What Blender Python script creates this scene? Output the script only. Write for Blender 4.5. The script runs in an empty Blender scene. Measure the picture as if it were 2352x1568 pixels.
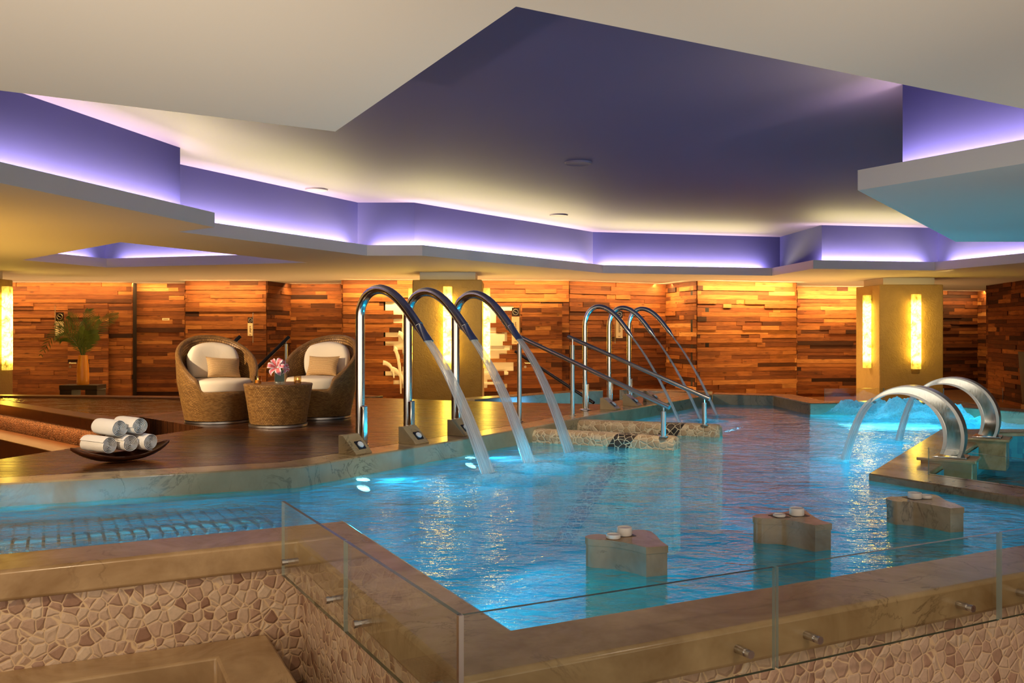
import bpy, bmesh, math, random
from mathutils import Vector, Matrix, noise as mnoise
from mathutils.geometry import tessellate_polygon
R = random.Random(7)
sc = bpy.context.scene
COL = sc.collection
F, CX, HY, EYE = 2100.0, 1176.0, 755.0, 1.05      # survey of the room: focal length, principal column, horizon row, eye height
def P(px, py, z=0.0):
    Y = F*(EYE-z)/(py-HY); return Vector(((px-CX)/F*Y, Y, z))
def PY(px, py, Y): return Vector(((px-CX)/F*Y, Y, EYE-(py-HY)*Y/F))
def P2(px, py, z=0.0): return P(px, py, z).to_2d()
WATER, SOF, UP, LIP, FLOOR = -0.16, 2.15, 2.99, 2.31, -0.72

# ------------------------------------------------------------------ materials
def srgb(r, g, b):
    f = lambda c: (c/255/12.92) if c/255 <= .04045 else ((c/255+.055)/1.055)**2.4
    return (f(r), f(g), f(b), 1)
class NT:
    def __init__(s, name):
        s.m = bpy.data.materials.new(name); s.m.use_nodes = True
        s.t = s.m.node_tree; s.t.nodes.clear()
        s.out = s.t.nodes.new('ShaderNodeOutputMaterial')
    def n(s, typ, props=None, **ins):
        nd = s.t.nodes.new('ShaderNode'+typ)
        for k, v in (props or {}).items(): setattr(nd, k, v)
        for k, v in ins.items():
            key = int(k[1:]) if k[0] == 'i' and k[1:].isdigit() else k.replace('_', ' ')
            s.link(v, nd.inputs[key])
        return nd
    def link(s, v, inp):
        if isinstance(v, bpy.types.NodeSocket): s.t.links.new(v, inp)
        elif isinstance(v, bpy.types.Node): s.t.links.new(v.outputs[0], inp)
        else:
            if hasattr(inp.default_value, '__len__') and not hasattr(v, '__len__'): v = [v]*len(inp.default_value)
            if hasattr(inp.default_value, '__len__') and len(v) == 4 and len(inp.default_value) == 3: v = v[:3]
            inp.default_value = v
    def done(s, sh): s.t.links.new(sh.outputs[0] if isinstance(sh, bpy.types.Node) else sh, s.out.inputs['Surface']); return s.m
    def ramp(s, fac, stops, interp='LINEAR'):
        nd = s.n('ValToRGB', None, Fac=fac); e = nd.color_ramp.elements; nd.color_ramp.interpolation = interp
        while len(e) < len(stops): e.new(.5)
        for el, (p, c) in zip(e, stops): el.position = p; el.color = c if len(c) == 4 else (*c, 1)
        return nd
    def mix(s, fac, a, b, mode='MIX'):
        nd = s.n('Mix', {'data_type': 'RGBA', 'blend_type': mode})
        s.link(fac, nd.inputs[0]); s.link(a, nd.inputs[6]); s.link(b, nd.inputs[7]); return nd.outputs[2]
    def math(s, op, a, b=0.0, clamp=False):
        nd = s.n('Math', {'operation': op, 'use_clamp': clamp}); s.link(a, nd.inputs[0]); s.link(b, nd.inputs[1]); return nd.outputs[0]
    def obj(s): return s.n('TexCoord').outputs['Object']
    def pos(s): return s.n('NewGeometry').outputs['Position']
    def mapping(s, v, scale=(1,1,1), rot=(0,0,0), loc=(0,0,0)):
        return s.n('Mapping', None, Vector=v, Scale=scale, Rotation=rot, Location=loc).outputs[0]
    def noise(s, v, scale, detail=3, rough=.5, dist=0.0):
        return s.n('TexNoise', None, Vector=v, Scale=scale, Detail=detail, Roughness=rough, Distortion=dist)
    def bump(s, h, strength=.3, dist=.01, normal=None):
        nd = s.n('Bump', None, Height=h, Strength=strength, Distance=dist)
        if normal is not None: s.link(normal, nd.inputs['Normal'])
        return nd.outputs[0]
    def bsdf(s, **k): return s.n('BsdfPrincipled', None, **k)
MATS = {}
def plain(name, col, rough=.5, metal=0.0, **k):
    t = NT(name); MATS[name] = t.done(t.bsdf(Base_Color=col, Roughness=rough, Metallic=metal, **k))
plain('paint_white', srgb(226, 217, 200), .7)
plain('paint_lip', srgb(226, 220, 212), .7)
plain('dark_wood_stain', srgb(38, 22, 12), .4)
plain('white_ceramic', srgb(238, 236, 232), .4)
plain('slate', srgb(48, 46, 50), .4)
plain('button_plate', srgb(22, 26, 40), .3)
plain('button_white', srgb(215, 222, 230), .3)
plain('white_fabric_trim', srgb(220, 215, 205), .8)
plain('candle_wax', srgb(250, 190, 60), .6)
plain('sign_panel', srgb(236, 214, 170), .5)
plain('sign_ink', srgb(110, 80, 45), .6)
plain('sign_metal', srgb(215, 195, 160), .3, 1.0)
plain('black_rail', srgb(30, 24, 20), .35)
plain('leaf_dark', srgb(24, 52, 26), .4)
plain('stamen', srgb(150, 70, 30), .6)
plain('speaker_grille', srgb(92, 82, 110), .7)
plain('satin_steel', srgb(214, 214, 208), .35)
plain('beige_upholstery', srgb(190, 140, 80), .8)
plain('mural_cream', srgb(232, 222, 200), .8)
plain('dark_recess', srgb(30, 17, 10), .8)

def m_metal(name, rough, col, bumpy=0.0):
    t = NT(name); v = t.obj()
    nz = t.noise(t.mapping(v, (60, 60, 6)), 3, 3)
    ro = t.math('MULTIPLY_ADD', nz.outputs[0], .12); t.t.nodes[-1].inputs[2].default_value = rough-.06
    MATS[name] = t.done(t.bsdf(Base_Color=col, Metallic=1.0, Roughness=ro))
m_metal('steel', .14, (.78, .76, .73, 1)); m_metal('brushed_steel', .3, (.6, .57, .54, 1)); m_metal('mirror_steel', .08, (.82, .82, .8, 1))

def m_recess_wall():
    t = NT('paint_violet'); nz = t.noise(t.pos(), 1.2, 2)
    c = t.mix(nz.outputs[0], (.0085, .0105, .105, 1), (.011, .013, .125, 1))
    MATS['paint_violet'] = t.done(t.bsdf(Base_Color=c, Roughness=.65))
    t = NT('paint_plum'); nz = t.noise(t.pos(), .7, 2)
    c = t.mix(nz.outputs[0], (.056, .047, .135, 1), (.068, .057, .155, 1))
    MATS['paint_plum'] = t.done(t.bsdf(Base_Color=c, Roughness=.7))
m_recess_wall()

def m_planks():
    t = NT('reclaimed_planks'); uv = t.n('TexCoord').outputs['UV']
    at = t.n('Attribute', {'attribute_name': 'pc'}); sep = t.n('SeparateColor', None, Color=at.outputs['Color'])
    off = t.n('CombineXYZ', None, X=t.math('MULTIPLY', sep.outputs[2], 37.0), Y=t.math('MULTIPLY', sep.outputs[2], 91.0))
    v = t.n('VectorMath', {'operation': 'ADD'}, i0=uv, i1=off.outputs[0]).outputs[0]
    grain = t.noise(t.mapping(v, (2.2, 55, 1)), 1.0, 5, .6, .6)
    blot = t.noise(t.mapping(v, (3.5, 8, 1)), 1.0, 3, .55)
    knot = t.n('TexVoronoi', {'feature': 'F1'}, Vector=t.mapping(v, (2.4, 7, 1)), Scale=1.0)
    kn = t.ramp(knot.outputs['Distance'], [(0, (1, 1, 1)), (.09, (.8, .8, .8)), (.17, (0, 0, 0))])
    base = t.ramp(sep.outputs[0], [(0, srgb(52, 26, 13)), (.25, srgb(100, 54, 25)), (.55, srgb(138, 80, 38)), (.85, srgb(172, 110, 56)), (1, srgb(196, 138, 80))])
    hue = t.mix(t.math('MULTIPLY', sep.outputs[1], .5), base.outputs[0], srgb(108, 54, 26))
    g = t.ramp(grain.outputs[0], [(.3, (.45, .42, .38)), (.62, (1.15, 1.12, 1.1))])
    c = t.mix(.8, hue, g.outputs[0], 'MULTIPLY')
    b = t.ramp(blot.outputs[0], [(.30, (.55, .5, .48)), (.5, (1, 1, 1))])
    c = t.mix(.6, c, b.outputs[0], 'MULTIPLY')
    c = t.mix(t.math('MULTIPLY', kn.outputs[0], .65), c, srgb(40, 18, 8))
    h = t.math('ADD', grain.outputs[0], t.math('MULTIPLY', blot.outputs[0], .8))
    MATS['reclaimed_planks'] = t.done(t.bsdf(Base_Color=c, Roughness=.72, Specular_IOR_Level=.25, Normal=t.bump(h, .5, .012)))
m_planks()

def m_deck():
    t = NT('deck_boards'); v = t.mapping(t.obj(), (1, 1, 1), (0, 0, math.radians(-4)))
    br = t.n('TexBrick', {'offset': .37}, Vector=v, Scale=1.0, Mortar_Size=.003, Mortar_Smooth=.1, Bias=0.0, Brick_Width=2.1, Row_Height=.118,
             Color1=(0, 0, 0, 1), Color2=(1, 1, 1, 1), Mortar=(.5, .5, .5, 1))
    grain = t.noise(t.mapping(v, (1.1, 30, 1)), 1.0, 5, .6, .4)
    c = t.ramp(br.outputs['Color'], [(0, srgb(46, 25, 13)), (.5, srgb(64, 36, 18)), (1, srgb(84, 49, 25))])
    g = t.ramp(grain.outputs[0], [(.3, (.55, .5, .5)), (.65, (1.15, 1.1, 1.05))])
    c = t.mix(.75, c.outputs[0], g.outputs[0], 'MULTIPLY')
    c = t.mix(br.outputs['Fac'], c, srgb(14, 7, 4))
    h = t.math('SUBTRACT', t.math('MULTIPLY', grain.outputs[0], .25), br.outputs['Fac'])
    ro = t.ramp(grain.outputs[0], [(.3, (.2, .2, .2)), (.7, (.34, .34, .34))])
    MATS['deck_boards'] = t.done(t.bsdf(Base_Color=c, Roughness=ro.outputs[0], Normal=t.bump(h, .25, .004)))
m_deck()

def m_marble(name, ca, cb, vein, rough=.22, joint=None):
    t = NT(name); v = t.pos()
    big = t.noise(v, 1.7, 5, .6, .8); fine = t.noise(v, 14, 4, .6)
    c = t.mix(t.ramp(big.outputs[0], [(.3, (0, 0, 0)), (.7, (1, 1, 1))]).outputs[0], ca, cb)
    c = t.mix(t.math('MULTIPLY', fine.outputs[0], .35), c, tuple(x*.62 for x in ca[:3])+(1,))
    vn = t.noise(v, 2.3, 6, .6, 1.6)
    vm = t.ramp(t.math('ABSOLUTE', t.math('SUBTRACT', vn.outputs[0], .5)), [(0, (1, 1, 1)), (.008, (.55, .55, .55)), (.022, (0, 0, 0))])
    gate = t.ramp(t.noise(v, 1.1, 2).outputs[0], [(.48, (0, 0, 0)), (.6, (1, 1, 1))])
    c = t.mix(t.math('MULTIPLY', t.math('MULTIPLY', vm.outputs[0], gate.outputs[0]), .6), c, vein)
    MATS[name] = t.done(t.bsdf(Base_Color=c, Roughness=rough, Normal=t.bump(fine.outputs[0], .06, .01)))
m_marble('marble_tan', srgb(140, 108, 70), srgb(208, 178, 136), srgb(64, 42, 24))
m_marble('marble_deck', srgb(150, 132, 100), srgb(184, 166, 132), srgb(60, 52, 40))
m_marble('marble_tub', srgb(112, 68, 40), srgb(142, 90, 56), srgb(60, 34, 20), .3)

def m_pebble(name, cols, grout, scale=13.0, dark=False):
    t = NT(name); v = t.pos()
    w = t.noise(v, 9, 2); vv = t.mix(.035, v, w.outputs['Color'], 'ADD')
    vo = t.n('TexVoronoi', {'feature': 'F1'}, Vector=vv, Scale=scale, Randomness=.85)
    ed = t.n('TexVoronoi', {'feature': 'DISTANCE_TO_EDGE'}, Vector=vv, Scale=scale, Randomness=.85)
    sep = t.n('SeparateColor', None, Color=vo.outputs['Color'])
    n = len(cols); c = t.ramp(sep.outputs[0], [(i/(n-1), q) for i, q in enumerate(cols)])
    fine = t.noise(v, 60, 3); c = t.mix(.35, c.outputs[0], t.ramp(fine.outputs[0], [(.3, (.7, .7, .7)), (.7, (1.15, 1.15, 1.15))]).outputs[0], 'MULTIPLY')
    if dark:
        o = t.n('SeparateXYZ', None, Vector=t.obj())
        a = t.math('ADD', o.outputs[0], t.math('MULTIPLY', o.outputs[2], -.6))
        ms = t.math('LESS_THAN', t.math('ABSOLUTE', t.math('SUBTRACT', a, dark)), .11)
        c = t.mix(ms, c, t.ramp(sep.outputs[1], [(0, srgb(34, 26, 20)), (1, srgb(78, 62, 48))]).outputs[0])
    m = t.ramp(ed.outputs['Distance'], [(.025, (0, 0, 0)), (.055, (1, 1, 1))])
    c = t.mix(m.outputs[0], grout, c)
    hh = t.ramp(ed.outputs['Distance'], [(.02, (0, 0, 0)), (.16, (1, 1, 1))])
    MATS[name] = t.done(t.bsdf(Base_Color=c, Roughness=.55, Normal=t.bump(hh.outputs[0], .5, .012)))
PEB = [srgb(206, 178, 152), srgb(190, 158, 134), srgb(214, 190, 162), srgb(178, 142, 118), srgb(208, 180, 152), srgb(150, 112, 90), srgb(200, 168, 142)]
m_pebble('pebble_wall', PEB, srgb(220, 190, 150), 19.0)
m_pebble('pebble_dark', [srgb(120, 80, 60), srgb(150, 104, 78), srgb(100, 64, 48)], srgb(70, 42, 26), 30)
m_pebble('pebble_stringer', [srgb(206, 178, 138), srgb(186, 154, 116), srgb(222, 198, 160), srgb(176, 142, 106)], srgb(236, 218, 180), 16, 1.28)

def m_mosaic():
    t = NT('pool_mosaic'); v = t.pos()
    vo = t.n('TexVoronoi', {'feature': 'F1'}, Vector=v, Scale=16.0, Randomness=.25)
    nz = t.noise(v, 1.3, 4, .6)
    c = t.mix(t.n('SeparateColor', None, Color=vo.outputs['Color']).outputs[0], (.010, .17, .28, 1), (.03, .38, .47, 1))
    c = t.mix(t.ramp(nz.outputs[0], [(.42, (0, 0, 0)), (.62, (1, 1, 1))]).outputs[0], c, (.05, .50, .58, 1))
    MATS['pool_mosaic'] = t.done(t.bsdf(Base_Color=c, Roughness=.5))
m_mosaic()

def m_water(name, refr, tint, foam_col, foam, ws=1.0, st=.35, dens=.5, arm=False):
    t = NT(name); v = t.pos()
    n1 = t.noise(t.mapping(v, (1.0, 1.25, 1)), 2.1*ws, 3, .55, .5); n2 = t.noise(t.mapping(v, (1, 1.5, 1)), 9*ws, 3, .55, .4); n3 = t.noise(v, 38*ws, 2, .5)
    h = t.math('ADD', t.math('MULTIPLY', n1.outputs[0], 1.0), t.math('ADD', t.math('MULTIPLY', n2.outputs[0], .34), t.math('MULTIPLY', n3.outputs[0], .05)))
    b = t.bump(h, st, .12)
    fr = t.n('Fresnel', None, IOR=1.33, Normal=b)
    gl = t.n('BsdfGlossy', None, Color=(1, 1, 1, 1), Roughness=.06, Normal=b)
    tr = t.n('BsdfTransparent', None, Color=tint)
    rf = t.n('BsdfRefraction', None, Color=tint, Roughness=0.0, IOR=1.2, Normal=b)
    under = t.n('MixShader', None, i0=refr, i1=tr, i2=rf)
    f1 = t.noise(t.mapping(v, (1, 1.6, 1)), 1.5, 6, .68, 1.2)
    fm = t.ramp(f1.outputs[0], [(.36, (dens*.5,)*3), (.68, (dens,)*3)])
    if arm:      # the narrow arm at the left is still, clear water
        x_ = t.n('SeparateXYZ', None, Vector=v); q_ = t.math('ADD', t.math('MULTIPLY', x_.outputs[0], .8926), t.math('MULTIPLY', x_.outputs[1], .4509))
        fm = t.n('Math', {'operation': 'MULTIPLY'}, i0=fm.outputs[0], i1=t.ramp(t.math('SUBTRACT', t.math('MULTIPLY', q_, .5), .2), [(.35, (.22,)*3), (.95, (1,)*3)]).outputs[0])
    fc = t.mix(t.ramp(t.noise(v, 5, 5, .7, .8).outputs[0], [(.35, (0, 0, 0)), (.7, (1, 1, 1))]).outputs[0], foam_col, foam)
    df = t.n('BsdfDiffuse', None, Color=fc, Normal=b); tl = t.n('BsdfTranslucent', None, Color=fc, Normal=b)
    dd = t.n('MixShader', None, i0=.6, i1=df, i2=tl)
    body = t.n('MixShader', None, i0=fm.outputs[0], i1=under, i2=dd)
    MATS[name] = t.done(t.n('MixShader', None, i0=fr, i1=body, i2=gl))
m_water('pool_water', .5, (.30, .86, 1, 1), (.006, .17, .28, 1), (.17, .52, .66, 1), 1.0, .36, .55, True)
m_water('tub_water', .6, (.8, .7, .55, 1), (.12, .08, .05, 1), (.25, .19, .14, 1), .8, .35, .35)  # brown tint and body paint in the reflection of the wood walls
m_water('plunge_water', .6, (.4, .8, .85, 1), (.01, .08, .11, 1), (.02, .14, .18, 1), .9, .3, .4)

def m_stream():
    t = NT('falling_water'); uv = t.n('TexCoord').outputs['UV']
    s = t.noise(t.mapping(uv, (26, 1.6, 1)), 1.0, 4, .6, .3)
    b = t.bump(s.outputs[0], .6, .01)
    tr = t.n('BsdfTransparent', None, Color=(.97, .98, .98, 1)); gl = t.n('BsdfGlossy', None, Roughness=.12, Normal=b)
    df = t.n('BsdfDiffuse', None, Color=(.86, .88, .88, 1), Normal=b); tl = t.n('BsdfTranslucent', None, Color=(.9, .92, .92, 1), Normal=b)
    dd = t.n('MixShader', None, i0=.5, i1=df, i2=tl)
    m = t.ramp(s.outputs[0], [(.36, (.16,)*3), (.66, (.85,)*3)])
    a = t.n('MixShader', None, i0=m.outputs[0], i1=tr, i2=dd)
    MATS['falling_water'] = t.done(t.n('MixShader', None, i0=.16, i1=a, i2=gl))
    MATS['falling_water_aerated'] = a2 = MATS['falling_water'].copy(); a2.name = 'falling_water_aerated'
    for nd in a2.node_tree.nodes:
        if nd.bl_idname == 'ShaderNodeValToRGB':
            nd.color_ramp.elements[0].color = (.42, .42, .42, 1); nd.color_ramp.elements[1].color = (.95, .95, .95, 1)
    t = NT('foam'); s = t.noise(t.pos(), 22, 5, .65, .6); b = t.bump(s.outputs[0], .8, .02)
    df = t.n('BsdfDiffuse', None, Color=(.72, .90, .95, 1), Normal=b); tl = t.n('BsdfTranslucent', None, Color=(.75, .92, .97, 1), Normal=b)
    gl = t.n('BsdfGlossy', None, Roughness=.1, Normal=b); tr = t.n('BsdfTransparent', None, Color=(.7, .95, 1, 1))
    dd = t.n('MixShader', None, i0=.55, i1=df, i2=tl); g = t.n('MixShader', None, i0=.2, i1=dd, i2=gl)
    at = t.n('Attribute', {'attribute_name': 'fade'})
    m = t.math('MULTIPLY', at.outputs['Fac'], t.ramp(s.outputs[0], [(.3, (.3,)*3), (.55, (1,)*3)]).outputs[0], True)
    MATS['foam'] = t.done(t.n('MixShader', None, i0=m, i1=tr, i2=g))
m_stream()

def m_glass(name, tint, refl=1.5):
    t = NT(name)
    lw = t.n('LayerWeight', None, Blend=.5); fr = t.math('MULTIPLY_ADD', t.math('POWER', lw.outputs['Facing'], 5.0), .9); t.t.nodes[-1].inputs[2].default_value = .035*(refl-1)/.5
    tr = t.n('BsdfTransparent', None, Color=tint); gl = t.n('BsdfGlossy', None, Color=(1, 1, 1, 1), Roughness=.0)
    MATS[name] = t.done(t.n('MixShader', None, i0=fr, i1=tr, i2=gl))
m_glass('pane_glass', (.95, .975, .96, 1)); m_glass('votive_glass', (.9, .8, .6, 1), 1.25); m_glass('vase_glass', (.95, .98, .96, 1), 1.12)
plain('glass_edge_dark', (.03, .075, .06, 1), .15)
def m_edge():
    t = NT('glass_edge'); tr = t.n('BsdfTransparent', None, Color=(.6, .75, .7, 1)); p = t.bsdf(Base_Color=(.42, .5, .48, 1), Roughness=.15)
    MATS['glass_edge'] = t.done(t.n('MixShader', None, i0=.6, i1=tr, i2=p))
m_edge()

def m_wicker():
    t = NT('wicker'); uv = t.n('TexCoord').outputs['UV']
    br = t.n('TexBrick', {'offset': .5}, Vector=uv, Scale=1.0, Mortar_Size=.0028, Mortar_Smooth=1.0, Brick_Width=.030, Row_Height=.0165,
             Color1=(0, 0, 0, 1), Color2=(1, 1, 1, 1), Mortar=(.5, .5, .5, 1))
    c = t.ramp(br.outputs['Color'], [(0, srgb(132, 92, 44)), (1, srgb(176, 132, 72))])
    c = t.mix(br.outputs['Fac'], c.outputs[0], srgb(52, 32, 14))
    MATS['wicker'] = t.done(t.bsdf(Base_Color=c, Roughness=.45, Normal=t.bump(t.math('SUBTRACT', 1.0, br.outputs['Fac']), .8, .006)))
    t = NT('cream_canvas'); nz = t.noise(t.obj(), 160, 2); w = t.noise(t.obj(), 9, 3)
    h = t.math('ADD', t.math('MULTIPLY', nz.outputs[0], .12), w.outputs[0])
    MATS['cream_canvas'] = t.done(t.bsdf(Base_Color=srgb(238, 226, 204), Roughness=.85, Normal=t.bump(h, .25, .02)))
    t = NT('tan_weave'); o = t.n('SeparateXYZ', None, Vector=t.obj())
    wv = t.n('TexWave', {'wave_type': 'BANDS', 'bands_direction': 'Z'}, Vector=t.obj(), Scale=26, Distortion=1.2, Detail=2, Detail_Scale=4)
    c = t.ramp(wv.outputs[0], [(.2, srgb(176, 136, 84)), (.7, srgb(206, 168, 114)), (.95, srgb(226, 196, 150))])
    MATS['tan_weave'] = t.done(t.bsdf(Base_Color=c.outputs[0], Roughness=.8, Normal=t.bump(wv.outputs[0], .3, .006)))
    t = NT('terry'); nz = t.noise(t.obj(), 220, 2); w = t.noise(t.obj(), 30, 3)
    h = t.math('ADD', nz.outputs[0], w.outputs[0])
    MATS['terry'] = t.done(t.bsdf(Base_Color=srgb(240, 236, 230), Roughness=.95, Normal=t.bump(h, .4, .006)))
    t = NT('bowl_wood'); g = t.noise(t.mapping(t.obj(), (3, 40, 40)), 1.0, 4, .6, .5)
    c = t.ramp(g.outputs[0], [(.3, srgb(42, 20, 12)), (.7, srgb(92, 50, 28))])
    MATS['bowl_wood'] = t.done(t.bsdf(Base_Color=c.outputs[0], Roughness=.3))
    t = NT('orange_glaze'); g = t.noise(t.obj(), 5, 3)
    c = t.mix(g.outputs[0], srgb(206, 128, 40), srgb(232, 158, 62))
    MATS['orange_glaze'] = t.done(t.bsdf(Base_Color=c, Roughness=.3))
    t = NT('palm_green'); g = t.noise(t.obj(), 6, 2)
    c = t.mix(g.outputs[0], srgb(58, 84, 34), srgb(112, 130, 60))
    MATS['palm_green'] = t.done(t.bsdf(Base_Color=c, Roughness=.45))
    t = NT('lily_petal'); u = t.n('SeparateXYZ', None, Vector=t.n('TexCoord').outputs['UV'])
    e = t.math('ABSOLUTE', t.math('SUBTRACT', u.outputs[0], .5)); e = t.math('MULTIPLY', e, 2.0)
    k = t.math('MAXIMUM', t.math('POWER', e, 1.6), t.math('POWER', u.outputs[1], 4.0))
    c = t.ramp(k, [(0, srgb(250, 130, 110)), (.2, srgb(240, 120, 150)), (.5, srgb(246, 190, 205)), (.75, srgb(252, 242, 242))])
    MATS['lily_petal'] = t.done(t.bsdf(Base_Color=c.outputs[0], Roughness=.5))
    t = NT('plaster'); v = t.pos(); n1 = t.noise(v, 1.6, 5, .65, .7); n2 = t.noise(v, 18, 4, .6, 1.0)
    c = t.mix(n1.outputs[0], srgb(148, 118, 66), srgb(196, 162, 98))
    MATS['plaster'] = t.done(t.bsdf(Base_Color=c, Roughness=.6, Normal=t.bump(n2.outputs[0], .5, .03)))
    t = NT('onyx_glow'); v = t.obj(); n1 = t.noise(v, 7, 5, .7, .6); o = t.n('SeparateXYZ', None, Vector=v)
    end = t.math('ABSOLUTE', t.math('DIVIDE', o.outputs[2], .8))
    ef = t.ramp(end, [(.74, (1, 1, 1)), (.86, (.14, .14, .14)), (1, (.07, .07, .07))])
    vein = t.ramp(n1.outputs[0], [(.34, (.14, .14, .14)), (.42, (.6, .6, .6)), (.56, (1.3, 1.3, 1.3))])
    st = t.math('MULTIPLY', t.math('MULTIPLY', ef.outputs[0], vein.outputs[0]), 11.0)
    col = t.mix(n1.outputs[0], (1, .56, .015, 1), (1, .74, .13, 1))
    em = t.n('Emission', None, Color=col, Strength=st)
    p = t.bsdf(Base_Color=srgb(220, 180, 80), Roughness=.25)
    MATS['onyx_glow'] = t.done(t.n('AddShader', None, i0=em, i1=p))
m_wicker()
def emis(name, col, s):
    t = NT(name); MATS[name] = t.done(t.n('Emission', None, Color=col, Strength=s))
emis('lamp_face', (.85, .96, 1, 1), 14); emis('flame', (1, .62, .12, 1), 9)

# ------------------------------------------------------------------ mesh building
class MB:
    def __init__(s): s.v = []; s.f = []; s.uv = []; s.mi = []; s.pc = {}; s.fade = None
    def add(s, vs, fs, uvs=None, mi=0, pc=None):
        o = len(s.v); s.v += [Vector(p) for p in vs]
        for i, f in enumerate(fs):
            if pc is not None: s.pc[len(s.f)] = pc
            s.f.append([q+o for q in f]); s.uv.append(uvs[i] if uvs else None); s.mi.append(mi)
    def box(s, c, d, rot=0.0, mi=0, pc=None):
        c = Vector(c); M = Matrix.Rotation(rot, 3, 'Z'); hx, hy, hz = d[0]/2, d[1]/2, d[2]/2
        vs = [c+M @ Vector((x*hx, y*hy, z*hz)) for z in (-1, 1) for y in (-1, 1) for x in (-1, 1)]
        s.add(vs, [(0, 2, 3, 1), (4, 5, 7, 6), (0, 1, 5, 4), (2, 6, 7, 3), (0, 4, 6, 2), (1, 3, 7, 5)], mi=mi, pc=pc)
    def prism(s, poly, z0, z1, holes=(), mi=0, top=True, bottom=True, sides=True):
        loops = [list(poly)]+[list(h) for h in holes]
        pts = [Vector((p[0], p[1], 0)) for l in loops for p in l]
        if top or bottom:
            tris = tessellate_polygon([[Vector((p[0], p[1], 0)) for p in l] for l in loops])
            for z, up in ((z1, True), (z0, False)):
                if (up and not top) or (not up and not bottom): continue
                vs = [Vector((p.x, p.y, z)) for p in pts]; fs = []
                for t in tris:
                    a, b, c = (pts[i] for i in t)
                    ccw = (b-a).cross(c-a).z > 0
                    fs.append(tuple(t) if ccw == up else tuple(reversed(t)))
                s.add(vs, fs, mi=mi)
        if sides:
            for k, l in enumerate(loops):
                ar = sum(l[i-1][0]*l[i][1]-l[i][0]*l[i-1][1] for i in range(len(l)))
                n = len(l); vs = [Vector((p[0], p[1], z)) for z in (z0, z1) for p in l]
                fs = [(i, (i+1) % n, n+(i+1) % n, n+i) for i in range(n)]
                if (ar < 0) != (k > 0): fs = [tuple(reversed(f)) for f in fs]
                s.add(vs, fs, mi=mi)
    def sweep(s, path, radii, seg=12, side=None, cap=True, vscale=1.0, mi=0):
        """elliptical section (a along in-plane normal, b along side) swept along a path"""
        n = len(path); path = [Vector(p) for p in path]; rows = []; L = 0; vs = []
        for i, p in enumerate(path):
            t = (path[min(i+1, n-1)]-path[max(i-1, 0)]).normalized()
            if i: L += (p-path[i-1]).length
            sd = Vector(side) if side is not None else (Vector((0, 0, 1)).cross(t) if abs(t.z) < .9 else Vector((0, 1, 0)).cross(t) if abs(t.y) < .9 else Vector((1, 0, 0)))
            sd = (sd-t*sd.dot(t)).normalized(); nn = t.cross(sd).normalized()
            a, b = radii[i] if isinstance(radii, list) else (radii, radii)
            for k in range(seg):
                q = 2*math.pi*k/seg; vs.append(p+nn*(a*math.cos(q))+sd*(b*math.sin(q)))
            rows.append(L)
        fs, uv = [], []
        for i in range(n-1):
            for k in range(seg):
                k2 = (k+1) % seg
                fs.append((i*seg+k, i*seg+k2, (i+1)*seg+k2, (i+1)*seg+k))
                u0, u1 = k/seg, (k+1)/seg
                uv.append([(u0, rows[i]*vscale), (u1, rows[i]*vscale), (u1, rows[i+1]*vscale), (u0, rows[i+1]*vscale)])
        if cap:
            fs.append(tuple(reversed(range(seg)))); uv.append(None); fs.append(tuple((n-1)*seg+k for k in range(seg))); uv.append(None)
        s.add(vs, fs, uv, mi)
    def lathe(s, prof, seg=32, c=(0, 0, 0), mi=0):
        c = Vector(c); n = len(prof); vs = []; fs = []; uv = []
        Ls = [0]
        for i in range(1, n): Ls.append(Ls[-1]+math.hypot(prof[i][0]-prof[i-1][0], prof[i][1]-prof[i-1][1]))
        rm = max(p[0] for p in prof)
        for r, z in prof:
            for k in range(seg):
                q = 2*math.pi*k/seg; vs.append(c+Vector((r*math.cos(q), r*math.sin(q), z)))
        for i in range(n-1):
            for k in range(seg):
                k2 = (k+1) % seg; fs.append((i*seg+k, i*seg+k2, (i+1)*seg+k2, (i+1)*seg+k))
                a, b = 2*math.pi*rm*k/seg, 2*math.pi*rm*(k+1)/seg
                uv.append([(a, Ls[i]), (b, Ls[i]), (b, Ls[i+1]), (a, Ls[i+1])])
        s.add(vs, fs, uv, mi)
    def cyl(s, c, r, h, seg=24, mi=0):
        s.lathe([(0, 0), (r, 0), (r, h), (0, h)], seg, c, mi)
    def grid(s, fn, nu, nv, wrapu=False, mi=0, uvfn=None):
        vs = [Vector(fn(i/nu, j/nv)) for j in range(nv+1) for i in range(nu if wrapu else nu+1)]
        w = nu if wrapu else nu+1; fs, uv = [], []
        for j in range(nv):
            for i in range(nu):
                i2 = (i+1) % w if wrapu else i+1
                fs.append((j*w+i, j*w+i2, (j+1)*w+i2, (j+1)*w+i))
                g = uvfn or (lambda u, v: (u, v))
                uv.append([g(i/nu, j/nv), g((i+1)/nu, j/nv), g((i+1)/nu, (j+1)/nv), g(i/nu, (j+1)/nv)])
        s.add(vs, fs, uv, mi)
    def build(s, name, mats, parent=None, smooth=35, bevel=0.0, loc=None, rotz=0.0, merge=True, rot=None):
        me = bpy.data.meshes.new(name)
        me.from_pydata(s.v, [], s.f)
        if not isinstance(mats, (list, tuple)): mats = [mats]
        for m in mats: me.materials.append(MATS[m])
        me.polygons.foreach_set('material_index', s.mi)
        ul = me.uv_layers.new(name='UVMap')
        for p, u in zip(me.polygons, s.uv):
            if u:
                for li, q in zip(p.loop_indices, u): ul.data[li].uv = q
        if s.pc:
            ca = me.color_attributes.new('pc', 'FLOAT_COLOR', 'CORNER')
            for p in me.polygons:
                c = s.pc.get(p.index, (.5, .5, .5))
                for li in p.loop_indices: ca.data[li].color = (*c, 1)
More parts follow.
